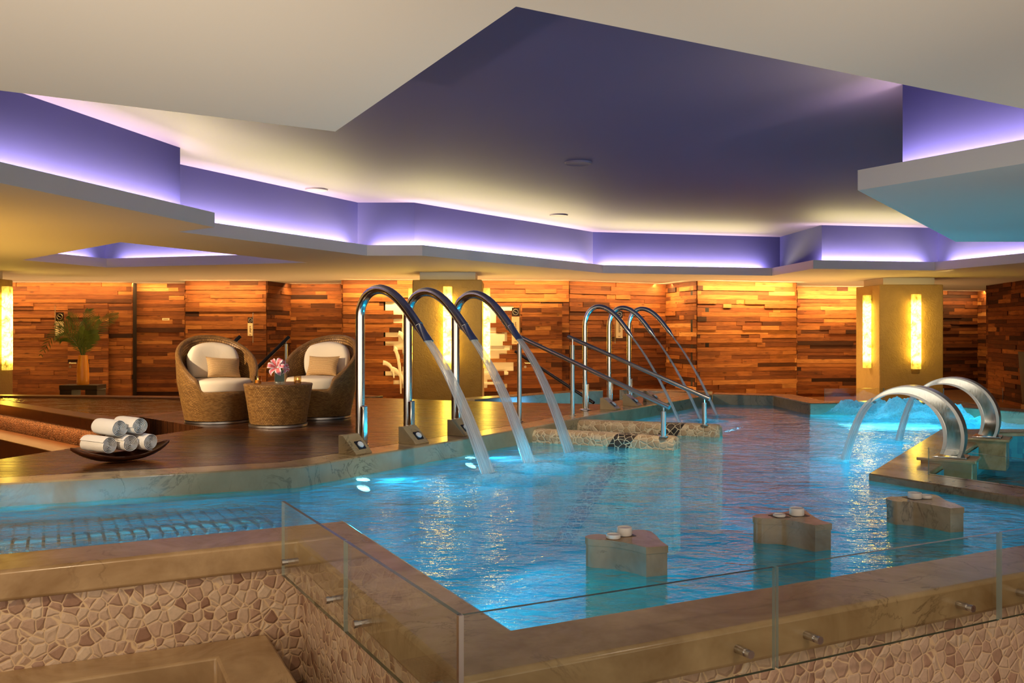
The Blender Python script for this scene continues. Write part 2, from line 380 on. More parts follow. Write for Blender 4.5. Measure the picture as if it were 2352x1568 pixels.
        if s.fade:
            fa = me.attributes.new('fade', 'FLOAT', 'POINT'); fa.data.foreach_set('value', s.fade)
        if merge and not s.pc and not s.fade:
            b = bmesh.new(); b.from_mesh(me); bmesh.ops.remove_doubles(b, verts=b.verts, dist=1e-5); b.to_mesh(me); b.free()
        if smooth:
            me.polygons.foreach_set('use_smooth', [True]*len(me.polygons)); me.set_sharp_from_angle(angle=math.radians(smooth))
        me.update()
        o = bpy.data.objects.new(name, me); COL.objects.link(o)
        if parent: o.parent = parent
        if loc is not None: o.location = loc
        o.rotation_euler = rot if rot is not None else (0, 0, rotz)
        if bevel:
            md = o.modifiers.new('Bevel', 'BEVEL'); md.width = bevel; md.segments = 2; md.limit_method = 'ANGLE'; md.angle_limit = math.radians(40)
        return o
def tag(o, label, cat, group=None, kind=None):
    o['label'] = label; o['category'] = cat
    if group: o['group'] = group
    if kind: o['kind'] = kind
    return o
def struct(o, label=None):
    o['kind'] = 'structure'
    if label: o['label'] = label
    return o
def thing(name, label, cat, loc=(0, 0, 0), rotz=0.0, group=None):
    o = bpy.data.objects.new(name, None); COL.objects.link(o); o.empty_display_size = .1
    o.location = loc; o.rotation_euler = (0, 0, rotz); return tag(o, label, cat, group)
def dup(root, label, loc, rotz=None, scale=None):
    def cp(o, par):
        c = o.copy(); COL.objects.link(c)
        if par: c.parent = par
        for ch in list(o.children): cp(ch, c)
        return c
    r = cp(root, None); r['label'] = label; r.location = loc
    if rotz is not None: r.rotation_euler = (0, 0, rotz)
    if scale: r.scale = (scale,)*3
    return r
def offset(pts, d, closed=False):
    """shift a polyline to its left by d"""
    pts = [Vector(p[:2]) for p in pts]; n = len(pts); out = []
    for i in range(n):
        ns = []
        for a, b in (((i-1) % n, i), (i, (i+1) % n)):
            if not closed and ((i == 0 and b == i) or (i == n-1 and a == i)): continue
            t = (pts[b]-pts[a]).normalized(); ns.append(Vector((-t.y, t.x)))
        if len(ns) == 1: out.append(pts[i]+ns[0]*d)
        else:
            m = (ns[0]+ns[1]).normalized(); out.append(pts[i]+m*(d/max(.25, m.dot(ns[0]))))
    return out
def area(name, loc, size, power, col, rot, sizey=None, spread=None):
    rot = rot if not isinstance(rot, tuple) or len(rot) == 3 else rot
    l = bpy.data.lights.new(name, 'AREA'); l.shape = 'RECTANGLE'; l.size = size; l.size_y = sizey or size; l.energy = power; l.color = col
    if spread: l.spread = spread
    o = bpy.data.objects.new(name, l); COL.objects.link(o); o.location = loc; o.rotation_euler = rot; return o
def aim(d, along=None):
    z = -Vector(d).normalized()
    if along is None: return Vector(d).to_track_quat('-Z', 'Y').to_euler()
    x = Vector((along[0], along[1], 0)).normalized(); x = (x-z*x.dot(z)).normalized(); y = z.cross(x)
    return Matrix((x, y, z)).transposed().to_euler()

# ------------------------------------------------------------------ ceiling with its lit recess
O = [P2(x, y, SOF) for x, y in ((770, 302), (1185, 15), (2352, 250))]
O += [Vector((3.85, 5.28)), P2(1970, 437, SOF), P2(2195, 555, SOF), Vector((9.48, 11.55)), P2(2352, 603, SOF), P2(2147, 621, SOF), P2(1868, 617, SOF),
      P2(1773, 633, SOF), P2(1385, 627, SOF), P2(970, 587, SOF), P2(843, 587, SOF), P2(410, 532, SOF), P2(493, 522, SOF), P2(0, 420, SOF), Vector((-4.72, 2.72))]
O2 = [P2(x, y, SOF) for x, y in ((51, 597), (245, 614), (707, 603), (277, 556))]
def orient(p):
    ar = sum(p[i-1].x*p[i].y-p[i].x*p[i-1].y for i in range(len(p))); return p if ar > 0 else p[::-1]
O, O2 = orient(O), orient(O2)
ROOM = [(-17, -4), (19, -4), (19, 29), (-17, 29)]
mb = MB(); mb.prism(ROOM, SOF, SOF, holes=(O, O2), top=False, sides=False)
for poly in (O, O2):
    o1, o2 = offset(poly, -.05, True), offset(poly, -.30, True); n = len(poly)
    for (A, za, B, zb) in ((poly, SOF, poly, LIP), (poly, LIP, o1, LIP), (o1, LIP, o1, 2.2), (o1, 2.2, o2, 2.2)):
        vs = [(p.x, p.y, za) for p in A]+[(p.x, p.y, zb) for p in B]
        mb.add(vs, [(i, (i+1) % n, n+(i+1) % n, n+i) for i in range(n)])
struct(mb.build('ceiling', 'paint_lip', smooth=0), 'pale plaster ceiling with a raised angular recess')
mb = MB(); mu = MB()
for poly in (O, O2):
    o2 = offset(poly, -.30, True); n = len(poly)
    mb.add([(p.x, p.y, z) for z in (2.2, UP) for p in o2], [(i, (i+1) % n, n+(i+1) % n, n+i) for i in range(n)])
    mu.prism([(p.x, p.y) for p in o2], UP, UP, top=False, sides=False)
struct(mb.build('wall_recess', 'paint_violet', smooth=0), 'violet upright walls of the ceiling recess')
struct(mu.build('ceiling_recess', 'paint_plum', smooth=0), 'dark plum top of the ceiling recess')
mb = MB(); mb.prism(ROOM, 3.05, 3.2); struct(mb.build('ceiling_slab', 'paint_white', smooth=0))

COVE_COL = (1.0, .82, .29)
def cove(a, b, per_m, poly_side=-1, col=COVE_COL, off=.255):
    a, b = Vector(a), Vector(b); d = b-a; L = d.length; t = d.normalized(); nrm = Vector((t.y, -t.x))
    m = (a+b)/2+nrm*.21
    area('cove_strip', (m.x, m.y, 2.245), max(.2, L-.12), per_m*L*6.0, (1, .72, .52), aim((nrm.x, nrm.y, .5), t), .03)
    m = (a+b)/2+nrm*.2
    return area('cove_strip', (m.x, m.y, 2.27), max(.2, L-.15), per_m*L*2.3, col, aim((-nrm.x, -nrm.y, .62), t), .05)
n = len(O)
def oi(pt): return min(range(n), key=lambda i: (O[i]-pt).length)
iA, iB, iC, iD, iE, iF, iG, iH, iI, iJ = (oi(P2(x, y, SOF)) for x, y in ((0, 420), (493, 522), (410, 532), (843, 587), (970, 587), (1385, 627), (1773, 633), (1868, 617), (2147, 621), (2352, 603)))
iL, iM = oi(P2(1970, 437, SOF)), oi(P2(2195, 555, SOF))
COVES = []
for i, j, pw in ((iA, iB, 12), (iC, iD, 15), (iD, iE, 11), (iE, iF, 15), (iF, iG, 15), (iH, iI, 15), (iI, iJ, 13), (iL, (iL-1) % n, 11), (iL, (iL+1) % n, 11)):
    if {i, j} == {iL, iM}: continue
    lo, hi = (i, j) if (j-i) % n == 1 else (j, i)
    COVES.append(cove(O[lo], O[hi], pw))
for k in range(4):
    a, b = O2[k], O2[(k+1) % 4]
    if (a-b).length > .5: cove(a, b, 9)
for k, (x, y) in enumerate(((1328, 373), (727, 434), (1283, 493))):
    p = P(x, y, UP); s = MB(); s.lathe([(0, -.012), (.11, -.012), (.15, -.02), (.16, 0), (0, 0)], 32)
    sp = s.build('ceiling_speaker', 'speaker_grille', loc=p)
    tag(sp, ('round ceiling speaker in the dark middle of the recess', 'round ceiling speaker near the left recess wall above the armchairs', 'round ceiling speaker nearest the far recess wall')[k], 'speaker', 'ceiling speakers')

# ------------------------------------------------------------------ wood-clad walls
def plank_wall(mb, a, b, z0=FLOOR, z1=SOF, skip=None, dark=0.0):
    a, b = Vector(a[:2]), Vector(b[:2]); d = b-a; L = d.length; t = d/L; nrm = Vector((t.y, -t.x))
    if nrm.y > 0 and abs(nrm.y) > .2: nrm = -nrm
    ang = math.atan2(t.y, t.x); z = z1
    while z > z0+.02:
        h = R.uniform(.085, .112); zl = max(z0, z-h); s = -R.uniform(0, .6)
        while s < L:
            e = s+R.choice((.25, .5, .8, 1.2, 1.7, 2.2))*R.uniform(.8, 1.2); s0, e0 = max(0, s), min(L, e)
            segs = [(s0, e0)]
            if skip:
                x0, x1, za, zb = skip
                if za < (z+zl)/2 < zb:
                    q0, q1 = x0+R.choice((-.22, 0, .2, .28)), x1+R.choice((-.3, -.1, .15, .3)); segs = []
                    if s0 < q0: segs.append((s0, min(e0, q0)))
                    if e0 > q1: segs.append((max(s0, q1), e0))
            for (u, w) in segs:
                if w-u < .02: continue
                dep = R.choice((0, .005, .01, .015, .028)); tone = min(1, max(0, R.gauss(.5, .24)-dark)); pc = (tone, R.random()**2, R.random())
                p0, p1 = a+t*u, a+t*(w-.002); base = nrm*(-.06); fr = nrm*(.01+dep); zz = z-.003
                vs = [(*(p0+base), zl), (*(p1+base), zl), (*(p1+base), zz), (*(p0+base), zz), (*(p0+fr), zl), (*(p1+fr), zl), (*(p1+fr), zz), (*(p0+fr), zz)]
                fs = [(4, 5, 6, 7), (3, 2, 6, 7), (0, 1, 5, 4), (0, 3, 7, 4), (1, 2, 6, 5)]
                q = [(u, zl), (w, zl), (w, zz), (u, zz)]
                mb.add(vs, fs, [q, [(u, z), (w, z), (w, z+.05), (u, z+.05)], [(u, zl), (w, zl), (w, zl+.05), (u, zl+.05)], q, q], pc=pc)
            s = e
        z = zl
def W(px, y): return P2(px, y, SOF)
wb = MB(); back = MB()
panels = [((-420, 648), (303, 649), 0), ((303, 652), (312, 652), .1), ((312, 651), (427, 651), 0), ((427, 645), (612, 645), 0), ((612, 645), (667, 652), .18), ((667, 652), (788, 652), .05),  # angled return gets darker planks, putting its shade into the colour
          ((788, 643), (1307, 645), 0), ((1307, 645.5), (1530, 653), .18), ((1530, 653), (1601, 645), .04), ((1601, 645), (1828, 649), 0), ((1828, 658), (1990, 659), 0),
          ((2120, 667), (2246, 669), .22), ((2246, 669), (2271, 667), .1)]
SKIP = None
for (a, b, dk) in panels:
    A, B = W(*a), W(*b); sk = None
    if a[0] == 788:
        L = (B-A).length; f = lambda px: (P2(px, 644, SOF)-A).length; sk = (f(904), f(1150), -.25, 1.68)
    plank_wall(wb, A, B, skip=sk, dark=dk)
for (x, ya, yb) in ((427, 651, 645), (788, 652, 643), (1828, 649, 658)): plank_wall(wb, W(x, ya), W(x, yb))
struct(wb.build('wall_back', 'reclaimed_planks', smooth=0), 'stepped back wall clad in staggered reclaimed planks')
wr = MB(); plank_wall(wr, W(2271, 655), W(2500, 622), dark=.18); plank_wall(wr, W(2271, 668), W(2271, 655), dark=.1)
struct(wr.build('wall_right', 'reclaimed_planks', smooth=0), 'right wall clad in dark staggered planks')
wl = MB(); plank_wall(wl, W(-420, 648), (-12.6, -3.6)); struct(wl.build('wall_left', 'reclaimed_planks', smooth=0), 'left wall clad in planks')
wr = MB(); e_ = W(2500, 622); plank_wall(wr, e_, e_+(W(2500, 622)-W(2271, 655)).normalized()*7); plank_wall(wr, e_+(W(2500, 622)-W(2271, 655)).normalized()*7, (14.5, -3.6))
struct(wr.build('wall_right', 'reclaimed_planks', smooth=0))
bk = MB()
for (a, b, dk) in panels:
    A, B = W(*a), W(*b); tt = (B-A).normalized(); nn = Vector((-tt.y, tt.x)); nn = nn if nn.y > 0 else -nn
    bk.prism([A+nn*.07-tt*.0, B+nn*.07, B+nn*.3, A+nn*.3], FLOOR, SOF)
A, B = W(2271, 668), W(2500, 622); tt = (B-W(2271, 655)).normalized(); nn = Vector((-tt.y, tt.x)); nn = nn if nn.x > 0 else -nn; A = W(2271, 655)
bk.prism([A+nn*.07, B+nn*.07+tt*7, B+nn*.3+tt*7, A+nn*.3], FLOOR, SOF); bk.prism([(-16, 28.2), (16, 28.2), (16, 28.5), (-16, 28.5)], FLOOR, 3.0); bk.prism([(15.6, 14), (15.9, 14), (15.9, 28.2), (15.6, 28.2)], FLOOR, 3.0); bk.prism([(-15.9, 18), (-15.6, 18), (-15.6, 28.2), (-15.9, 28.2)], FLOOR, 3.0)  # unseen dark screens added to stop outside light showing between planks
struct(bk.build('wall_backing', 'dark_recess', smooth=0))
# cream relief behind the ragged planks
A, B = W(788, 643), W(1307, 645); tt = (B-A).normalized(); nn = Vector((-tt.y, tt.x))
mr = thing('wall_relief', 'cream wave relief showing through ragged plank edges behind the middle pillar', 'relief', (*(A+(B-A)*.42), .7), math.atan2(tt.y, tt.x))
ml = mr.location.copy()
def rl(px, y): q = P2(px, 644, SOF); return ((q-A).length-(B-A).length*.42, EYE-(y-HY)*21.2/F-.7)
b1 = MB(); x0, x1 = rl(885, 0)[0], rl(1185, 0)[0]; b1.box(((x0+x1)/2, .03, 0), (x1-x0, .04, 2.05)); b1.build('backing_panel', 'mural_cream', mr)
for pts in ([(915, 765), (940, 850)], [(905, 800), (921, 900)], [(898, 845), (932, 905)], [(880, 830), (905, 865)]):
    (xa, za), (xb, zb) = rl(*pts[0]), rl(*pts[1]); w = MB()
    path = [(xa+(xb-xa)*math.sin(k/10*math.pi/2), -.02, za+(zb-za)*(1-math.cos(k/10*math.pi/2))) for k in range(11)]
    w.sweep(path, [(.05*(1-k/11)+.012, .03) for k in range(11)], 8, side=(0, 1, 0)); w.build('wave_fin', 'mural_cream', mr)
for (xa, xb, ya, yb) in ((1108, 1160, 765, 802), (1108, 1172, 792, 804), (1108, 1168, 852, 859), (1108, 1150, 875, 881)):
    (a0, za), (a1, zb) = rl(xa, ya), rl(xb, yb); w = MB(); w.box(((a0+a1)/2, -.0, (za+zb)/2), (a1-a0, .05, abs(zb-za))); w.build('ledge_block', 'mural_cream', mr, bevel=.01)
# plank doors with lever handles
def door(i, pxl, pxr, ytop, Yd, hx):
    a, b = PY(pxl, ytop, Yd), PY(pxr, ytop, Yd); d = MB(); w = b.x-a.x; h = a.z-FLOOR; z = h
    ro = thing  # noqa
    pl = MB(); zz = h
    while zz > .05:
        rh = R.uniform(.09, .11); s = 0
        while s < w-.03:
            e = min(w, s+R.uniform(.3, .9)); tone = min(1, max(0, R.gauss(.42, .2)))
            pl.box(((s+e)/2, -R.choice((0, .006, .012)), zz-rh/2), (e-s-.002, .05, rh-.004), pc=(tone, R.random()**2, R.random())); s = e
        zz -= rh
    for k, f in enumerate(pl.f):
        pl.uv[k] = [(pl.v[q].x, pl.v[q].z) for q in f]
    o = pl.build('door_%d' % i, 'reclaimed_planks', smooth=0, loc=(a.x, Yd, FLOOR)); struct(o, 'plank-faced door in the wooden back wall')
    hd = MB(); hz = PY(0, 833, Yd).z-FLOOR
    hd.cyl((hx*w, -.05, hz), .022, .02, 12); hd.sweep([(hx*w, -.03, hz), (hx*w, -.09, hz), (hx*w+(.17 if hx < .5 else -.17), -.095, hz)], .011, 8)
    hd.sweep([(hx*w, -.03, hz-.09), (hx*w, -.05, hz-.09)], .03, 12)
    hd.build('door_handle', 'sign_metal', o)
door(1, 157, 249, 699, 21.62, .07); door(2, 1199, 1291, 697, 20.75, .08)
def sign(px, y0, y1, pxp0, pxp1, yp0, yp1, Yd, label, letters):
    c = PY(px, (y0+y1)/2, Yd); r = thing('door_sign', label, 'sign', c, 0, 'hanging door signs'); m = Yd/F; h = (y1-y0)*m
    s = MB(); s.sweep([(0, 0, -h/2), (0, 0, h/2)], .008, 8); s.sweep([(0, .05, h/2), (0, -.01, h/2)], .009, 8); s.sweep([(0, .05, -h/2), (0, -.01, -h/2)], .009, 8)
    s.build('rod', 'sign_metal', r)
    x0, x1 = (pxp0-px)*m, (pxp1-px)*m; zt, zb = ((y0+y1)/2-yp0)*m, ((y0+y1)/2-yp1)*m
    s = MB(); s.box(((x0+x1)/2, 0, (zt+zb)/2), (x1-x0, .012, zt-zb)); s.build('panel', 'sign_panel', r, bevel=.003)
    w = x1-x0
    s = MB(); s.box(((x0+x1)/2, .008, zt+w*.62), (w, .008, w*1.1)); s.build('emblem_plate', 'dark_wood_stain', r)
    s = MB(); s.sweep([((x0+x1)/2+w*.36*math.cos(a*math.pi/8), -.004, zt+w*.6+w*.36*math.sin(a*math.pi/8)) for a in range(17)], .008, 6, side=(0, 1, 0), cap=False)
    s.sweep([((x0+x1)/2-w*.2, -.004, zt+w*.72), ((x0+x1)/2, -.004, zt+w*.58), ((x0+x1)/2+w*.18, -.004, zt+w*.5)], .009, 6); s.build('emblem', 'sign_metal', r)
    s = MB(); q = 0.0; rr = random.Random(int(px)); L = (zt-zb)
    while q < L*.5:
        hh = rr.choice((.022, .03, .045)); s.box(((x0+x1)/2+(hh-.03)/2, -.007, zb+L*.3+q), (hh, .002, .011)); q += rr.uniform(.018, .026)
    s.build('lettering', 'sign_ink', r); s = MB(); s.box(((x0+x1)/2, -.007, zb+L*.08), (w*.35, .002, .012)); s.build('small_print', 'sign_ink', r)
sign(126.5, 702, 782, 128, 146, 738, 771, 21.5, 'hanging door sign behind the potted palm', 5)
sign(581, 719, 786, 569, 580.5, 742, 771, 20.85, 'hanging door sign above the left wicker armchair', 5)
sign(1194.5, 700, 790, 1175.5, 1193, 727, 790, 20.6, 'hanging door sign right of the middle pillar', 5)
sign(1413, 705, 787, 1415, 1430, 731, 776, 20.95, 'hanging door sign on the dark planks behind the round-nozzle spouts', 5)
c = PY(381, 733, 22.0); s = MB(); s.box((0, 0, 0), (.17, .02, .055)); s.box((0, -.011, 0), (.12, .002, .012), mi=1)
tag(s.build('door_plate', ['sign_panel', 'sign_ink'], loc=c, bevel=.003), 'small cream name plate on planks left of the armchairs', 'sign')

# ------------------------------------------------------------------ pillars and onyx lamps
def pillar(x0, x1, y0, y1, label, cap_in=.13):
    r = thing('pillar', label, 'pillar', ((x0+x1)/2, (y0+y1)/2, FLOOR)); w, d = x1-x0, y1-y0
    s = MB(); s.box((0, 0, (2.0-FLOOR)/2), (w, d, 2.0-FLOOR)); s.build('shaft', 'plaster', r, bevel=.02)
    s = MB(); s.box((0, 0, (SOF+2.0)/2-FLOOR), (w-2*cap_in, d-2*cap_in, SOF-2.0)); s.build('capital', 'paint_white', r, bevel=.005)
    return r
pillar(-1.925, -.58, 17.65, 19.0, 'tan plaster pillar behind the three wide water spouts')
pillar(7.88, 9.25, 19.6, 20.95, 'tan plaster pillar on the right beyond the curved steel fountains')
pillar(-11.1, -9.73, 16.5, 17.83, 'tan plaster pillar cut by the left edge of the picture')
def lamp(x, y, z, face, label):
    """face: direction the lamp projects to"""
    ang = {'-y': 0, '-x': -math.pi/2, '+x': math.pi/2}[face]
    r = thing('wall_lamp', label, 'lamp', (x, y, z), ang, 'onyx wall lamps')
    s = MB(); s.box((0, -.075, 0), (.168, .13, 1.6)); s.build('onyx_shade', 'onyx_glow', r, bevel=.008)
    s = MB(); s.box((0, -.005, 0), (.12, .02, 1.5)); s.build('back_plate', 'brushed_steel', r)
lamp(-1.235, 17.65, 1.065, '-y', 'glowing onyx lamp on the front of the middle pillar')
lamp(-1.925, 18.3, 1.065, '-x', 'glowing onyx lamp on the left side of the middle pillar')
lamp(-.58, 18.3, 1.065, '+x', 'glowing onyx lamp on the right side of the middle pillar')
lamp(8.63, 19.6, .99, '-y', 'glowing onyx lamp on the front of the right pillar')
lamp(7.88, 20.1, .99, '-x', 'glowing onyx lamp on the left side of the right pillar')
lamp(-9.73, 17.49, 1.06, '+x', 'glowing onyx lamp on the pillar at the left picture edge')

# ------------------------------------------------------------------ floors, deck, pool body
U, V = Vector((.8926, .4509)), Vector((-.4509, .8926))
C0 = Vector((0.0, 3.205)); C1 = C0+V*2.03; CL = C1-U*5.2
FA, FB, FD, FE, FF, FG, FH, FI = Vector((-3.48, 6.21)), Vector((-1.62, 6.98)), Vector((.2526, 9.82)), Vector((.799, 10.82)), Vector((3.22, 14.7)), Vector((4.12, 14.4)), Vector((4.2, 12.9)), Vector((6.1, 13.05))
FAL = FA-U*4.2
RC = Vector((4.085, 5.27)); LL = Vector((2.847, 7.3)); LM = Vector((4.95, 10.55)); LN = Vector((7.1, 10.55)); J1, J2 = Vector((6.46, 11.54)), Vector((6.0, 12.35))
POOL = [CL, C1, C0, RC, LL, LM, LN, J1, J2, FI, FH, FG, FF, FE, FD, FB, FA, FAL]
mb = MB(); mb.prism([(-17, -4), (19, -4), (19, 29), (-17, 29)], FLOOR-.1, FLOOR, holes=[[(p.x, p.y) for p in offset(POOL, -.2, True)]])
struct(mb.build('floor', 'marble_tub', smooth=0), 'dark lower floor around the raised pool')
mb = MB(); ps = [(p.x, p.y) for p in POOL]
mb.prism(ps, -1.25, -1.25, bottom=False, sides=False)
n = len(ps); mb.add([(x, y, z) for z in (-1.25, -.2) for x, y in [tuple(p) for p in offset(POOL, .004, True)]], [(i, n+i, n+(i+1) % n, (i+1) % n) for i in range(n)])
struct(mb.build('pool_basin', 'pool_mosaic', smooth=0), 'blue mosaic basin under the pool water')
mb = MB(); ws = [(p.x, p.y) for p in offset(POOL, -.01, True)]; mb.prism(ws, WATER, WATER, bottom=False, sides=False)
wtr = mb.build('pool_water', 'pool_water', smooth=0); tag(wtr, 'rippled turquoise water filling the large pool', 'water', kind='stuff')
# near coping (front and left) and pebble wall below it
near = [CL, C1, C0, RC+U*.6]
def band(line, d0, d1): return [tuple(p) for p in offset(line, d0)]+[tuple(p) for p in reversed(offset(line, d1))]
mb = MB(); mb.prism(band(near, 0, -.345), -.14, 0.0)
struct(mb.build('pool_coping', 'marble_tan', bevel=.018), 'tan marble coping around the near edge of the pool')
mb = MB(); mb.prism(band(near, -.02, -.315), -1.0, -.14)
struct(mb.build('pool_wall', 'pebble_wall', smooth=0), 'pebble mosaic wall under the near coping')
# far coping along the deck
far = [FAL, FA, FB, FD, FE, FF]
farb = offset(far, .3)
mb = MB(); mb.prism([tuple(p) for p in far]+[tuple(p) for p in reversed(farb)], -.5, 0.0)
struct(mb.build('pool_edge', 'marble_deck', bevel=.012), 'grey-green marble kerb between the deck and the pool')
fr2 = [FF, FG, FH, FI, J2, J1, LN+Vector((.0, .0))]
mb = MB(); mb.prism([tuple(p) for p in fr2]+[tuple(p) for p in reversed(offset(fr2, .4))], -.6, 0.0)
struct(mb.build('pool_edge_far', 'marble_deck', bevel=.012), 'marble kerb at the far end of the pool')
# the dark timber deck
PIT = [Vector((-5.6, 3.3)), Vector((-4.13, 7.37)), Vector((-3.256, 9.71)), Vector((-4.45, 10.92)), Vector((-4.15, 11.54)), Vector((-2.17, 14.0))]
deck_far = [Vector((-1.0, 13.45)), Vector((0, 13.1)), Vector((1.2, 12.75)), Vector((2.0, 13.9)), Vector((2.75, 15.2)), Vector((3.1, 14.9))]
fb = farb
deck = [fb[0]+Vector((-.4, 0)), fb[1], fb[2], fb[3], fb[4], fb[5]]
poly = [tuple(p) for p in deck]+[tuple(p) for p in (Vector((2.6, 15.3)), Vector((1.2, 12.75)), Vector((0, 13.1)), Vector((-1.0, 13.45)), Vector((-2.17, 14.0)), Vector((-4.15, 11.54)), Vector((-4.45, 10.92)), Vector((-3.256, 9.71)), Vector((-4.13, 7.37)), Vector((-5.2, 4.4)))]
mb = MB(); mb.prism(poly, FLOOR, 0.0); struct(mb.build('wood_deck', 'deck_boards', smooth=0), 'dark reddish timber deck beside the pool')
# raised hot tub on the left with its sunken passage
T1, T2, T3, T4, T5 = Vector((-4.75, 10.55)), Vector((-2.3, 14.05)), Vector((-6.4, 14.55)), Vector((-8.2, 14.3)), Vector((-8.6, 14.1))
tub = [Vector((-9.4, 14.85)), T1, T2, Vector((-5.1, 14.3)), T3]
tubp = [tuple(p) for p in orient(tub)]; tin = [tuple(p) for p in offset([Vector(p) for p in tubp], .28, True)]
mb = MB(); mb.prism(tubp, -.14, -.005, holes=[tin]); struct(mb.build('tub_coping', 'marble_tub', bevel=.01), 'dark marble rim of the raised hot tub on the left')
mb = MB(); mb.prism([tuple(p) for p in offset([Vector(p) for p in tubp], .03, True)], FLOOR, -.14, holes=[tin]); struct(mb.build('tub_wall', 'pebble_dark', smooth=0), 'dark pebble wall of the raised hot tub')
mb = MB(); mb.prism(tin, -.5, -.45); struct(mb.build('tub_floor', 'marble_tub', smooth=0))
mb = MB(); mb.prism(tin, -.03, -.03, bottom=False, sides=False); tag(mb.build('tub_water', 'tub_water', smooth=0), 'rippled water in the hot tub on the left, reflected wood put into its brown colour', 'water', kind='stuff')
dT = (Vector((-9.4, 14.85))-T1).normalized(); nT = Vector((dT.y, -dT.x)); nT = nT if nT.y < 0 else -nT
mb = MB(); mb.prism([tuple(T1+dT*.3), tuple(T1+dT*6), tuple(T1+dT*6+nT*.42), tuple(T1+dT*.3+nT*.42)], FLOOR, -.35)
struct(mb.build('step_low', 'marble_tub', bevel=.01), 'low dark step along the hot tub wall')
q = T1+dT*2.2+nT*.03; area('tub_strip', (q.x, q.y, -.15), 4.0, 9, (1, .5, .15), (0, 0, math.atan2(dT.y, dT.x)), .04)
# blue-washed kerb behind the deck and other far kerbs
k0, k1 = Vector((-.56, 13.65)), Vector((1.56, 15.64)); kd = (k1-k0).normalized(); kn = Vector((-kd.y, kd.x))
mb = MB(); mb.prism([tuple(k0), tuple(k1), tuple(k1+kn*.35), tuple(k0+kn*.35)], FLOOR, -.0); struct(mb.build('trim_1', 'marble_deck', bevel=.01), 'marble kerb of the stair well behind the deck')
area('kerb_glow', (1.6, 14.1, -.25), .5, 14, (.15, .55, 1), aim((-.7, .75, .1)), .2)
k0, k1 = Vector((1.9, 16.0)), Vector((3.0, 15.8))
mb = MB(); mb.prism([(1.85, 15.75), (3.2, 15.1), (3.4, 15.5), (2.0, 16.2)], FLOOR, .0); struct(mb.build('trim_2', 'marble_tan', bevel=.01))
mb = MB(); mb.prism([(-3.4, 14.75), (-2.15, 13.98), (-2.0, 14.2), (-3.2, 15.0)], FLOOR, 0.01); struct(mb.build('trim_3', 'marble_deck', bevel=.01))

# right-hand ledge around the small plunge basin
G0, G1 = Vector((3.30, 7.25)), Vector((4.5, 5.3)); B0 = Vector((3.27, 7.29)); BB = Vector((5.35, 10.15))
ledge = [tuple(LL+Vector((0, 0))), tuple(LM), tuple(LN), tuple(LN+Vector((2.5, 0))), (LN.x+2.5, BB.y), tuple(BB), tuple(B0+Vector((.06, .02))), tuple(G1+Vector((.12, .1))), tuple(RC+Vector((.25, -.2))), tuple(RC)]
mb = MB(); mb.prism(ledge[::-1], -1.0, -.103); struct(mb.build('pool_ledge', 'marble_tan', bevel=.012), 'wet marble ledge around the plunge basin on the right')
mb = MB(); pb = [tuple(B0+Vector((.06, .02))), tuple(G1+Vector((.12, .1))), (9.6, 5.4), (9.6, BB.y), tuple(BB)]
mb.prism(pb, -.42, -.42, bottom=False, sides=False); tag(mb.build('plunge_water', 'plunge_water', smooth=0), 'dark teal water in the plunge basin on the right', 'water', kind='stuff')
mb = MB(); mb.prism(pb, -.7, -.68); n = len(pb); pi_ = [tuple(p) for p in offset([Vector(p) for p in pb], -.012 if orient([Vector(p) for p in pb])[0] != Vector(pb[0]) else .012, True)]; mb.add([(x, y, z) for z in (-.7, -.14) for x, y in pi_], [(i, (i+1) % n, n+(i+1) % n, n+i) for i in (0, 3, 4)])
struct(mb.build('plunge_basin', 'pool_mosaic', smooth=0), 'teal mosaic plunge basin on the right')

# ------------------------------------------------------------------ glass panels with stand-offs
def panel(a, b, z0, z1, label, bolts=(), inward=None, th=.015, group='glass splash panels'):
    a, b = Vector(a[:2]), Vector(b[:2]); d = b-a; L = d.length; t = d/L
    r = thing('glass_screen', label, 'glass panel', (a.x, a.y, z0), math.atan2(d.y, d.x), group); h = z1-z0
    s = MB(); s.box((L/2, 0, h/2), (L-.008, th, h)); s.mi = [2, 2, 0, 0, 1, 1]
    s.build('pane', ['pane_glass', 'glass_edge', 'glass_edge_dark'], r, smooth=0)
    sg = 1 if inward is None else inward
    for (u, z) in bolts:
        m = MB(); m.sweep([(u, -.022*sg, z-z0), (u, -.006*sg, z-z0)], .0145, 16); m.sweep([(u, .006*sg, z-z0), (u, .058*sg, z-z0)], .0145, 16); m.sweep([(u, -.007*sg, z-z0), (u, .007*sg, z-z0)], .011, 12)
        m.build('standoff', 'brushed_steel', r)
g0 = Vector((-.152, 2.685)); gz0, gz1 = -.15, .21
gR = [g0+U*(1.213*k) for k in range(5)]
for k, lab in enumerate(('front glass panel right of the near pool corner', 'front glass panel below the middle stone island', 'front glass panel at the right edge of the picture')):
    bl = [(1.02, -.075), (.19, -.075)] if k else [(1.08, -.075), (.1, -.075)]
    panel(gR[k]+U*.004, gR[k+1]-U*.004, gz0, gz1, lab, bl)
gl1, gl2 = Vector((-.66, 3.63)), Vector((-1.119, 4.466))
panel(gl2, gl1, gz0, gz1, 'side glass panel farthest from the camera above the pebble corner', [(.06, -.075), (.76, -.075)])
panel(gl1, g0, gz0, gz1, 'side glass panel left of the near pool corner', [(.16, -.075), (.86, -.075)])
s = MB(); s.box((0, 0, 0), (.016, .016, gz1-gz0)); tag(s.build('corner_strip', 'brushed_steel', loc=(g0.x, g0.y, (gz0+gz1)/2), rotz=.47), 'upright grey edge strip joining two glass panels at the near corner', 'strip')
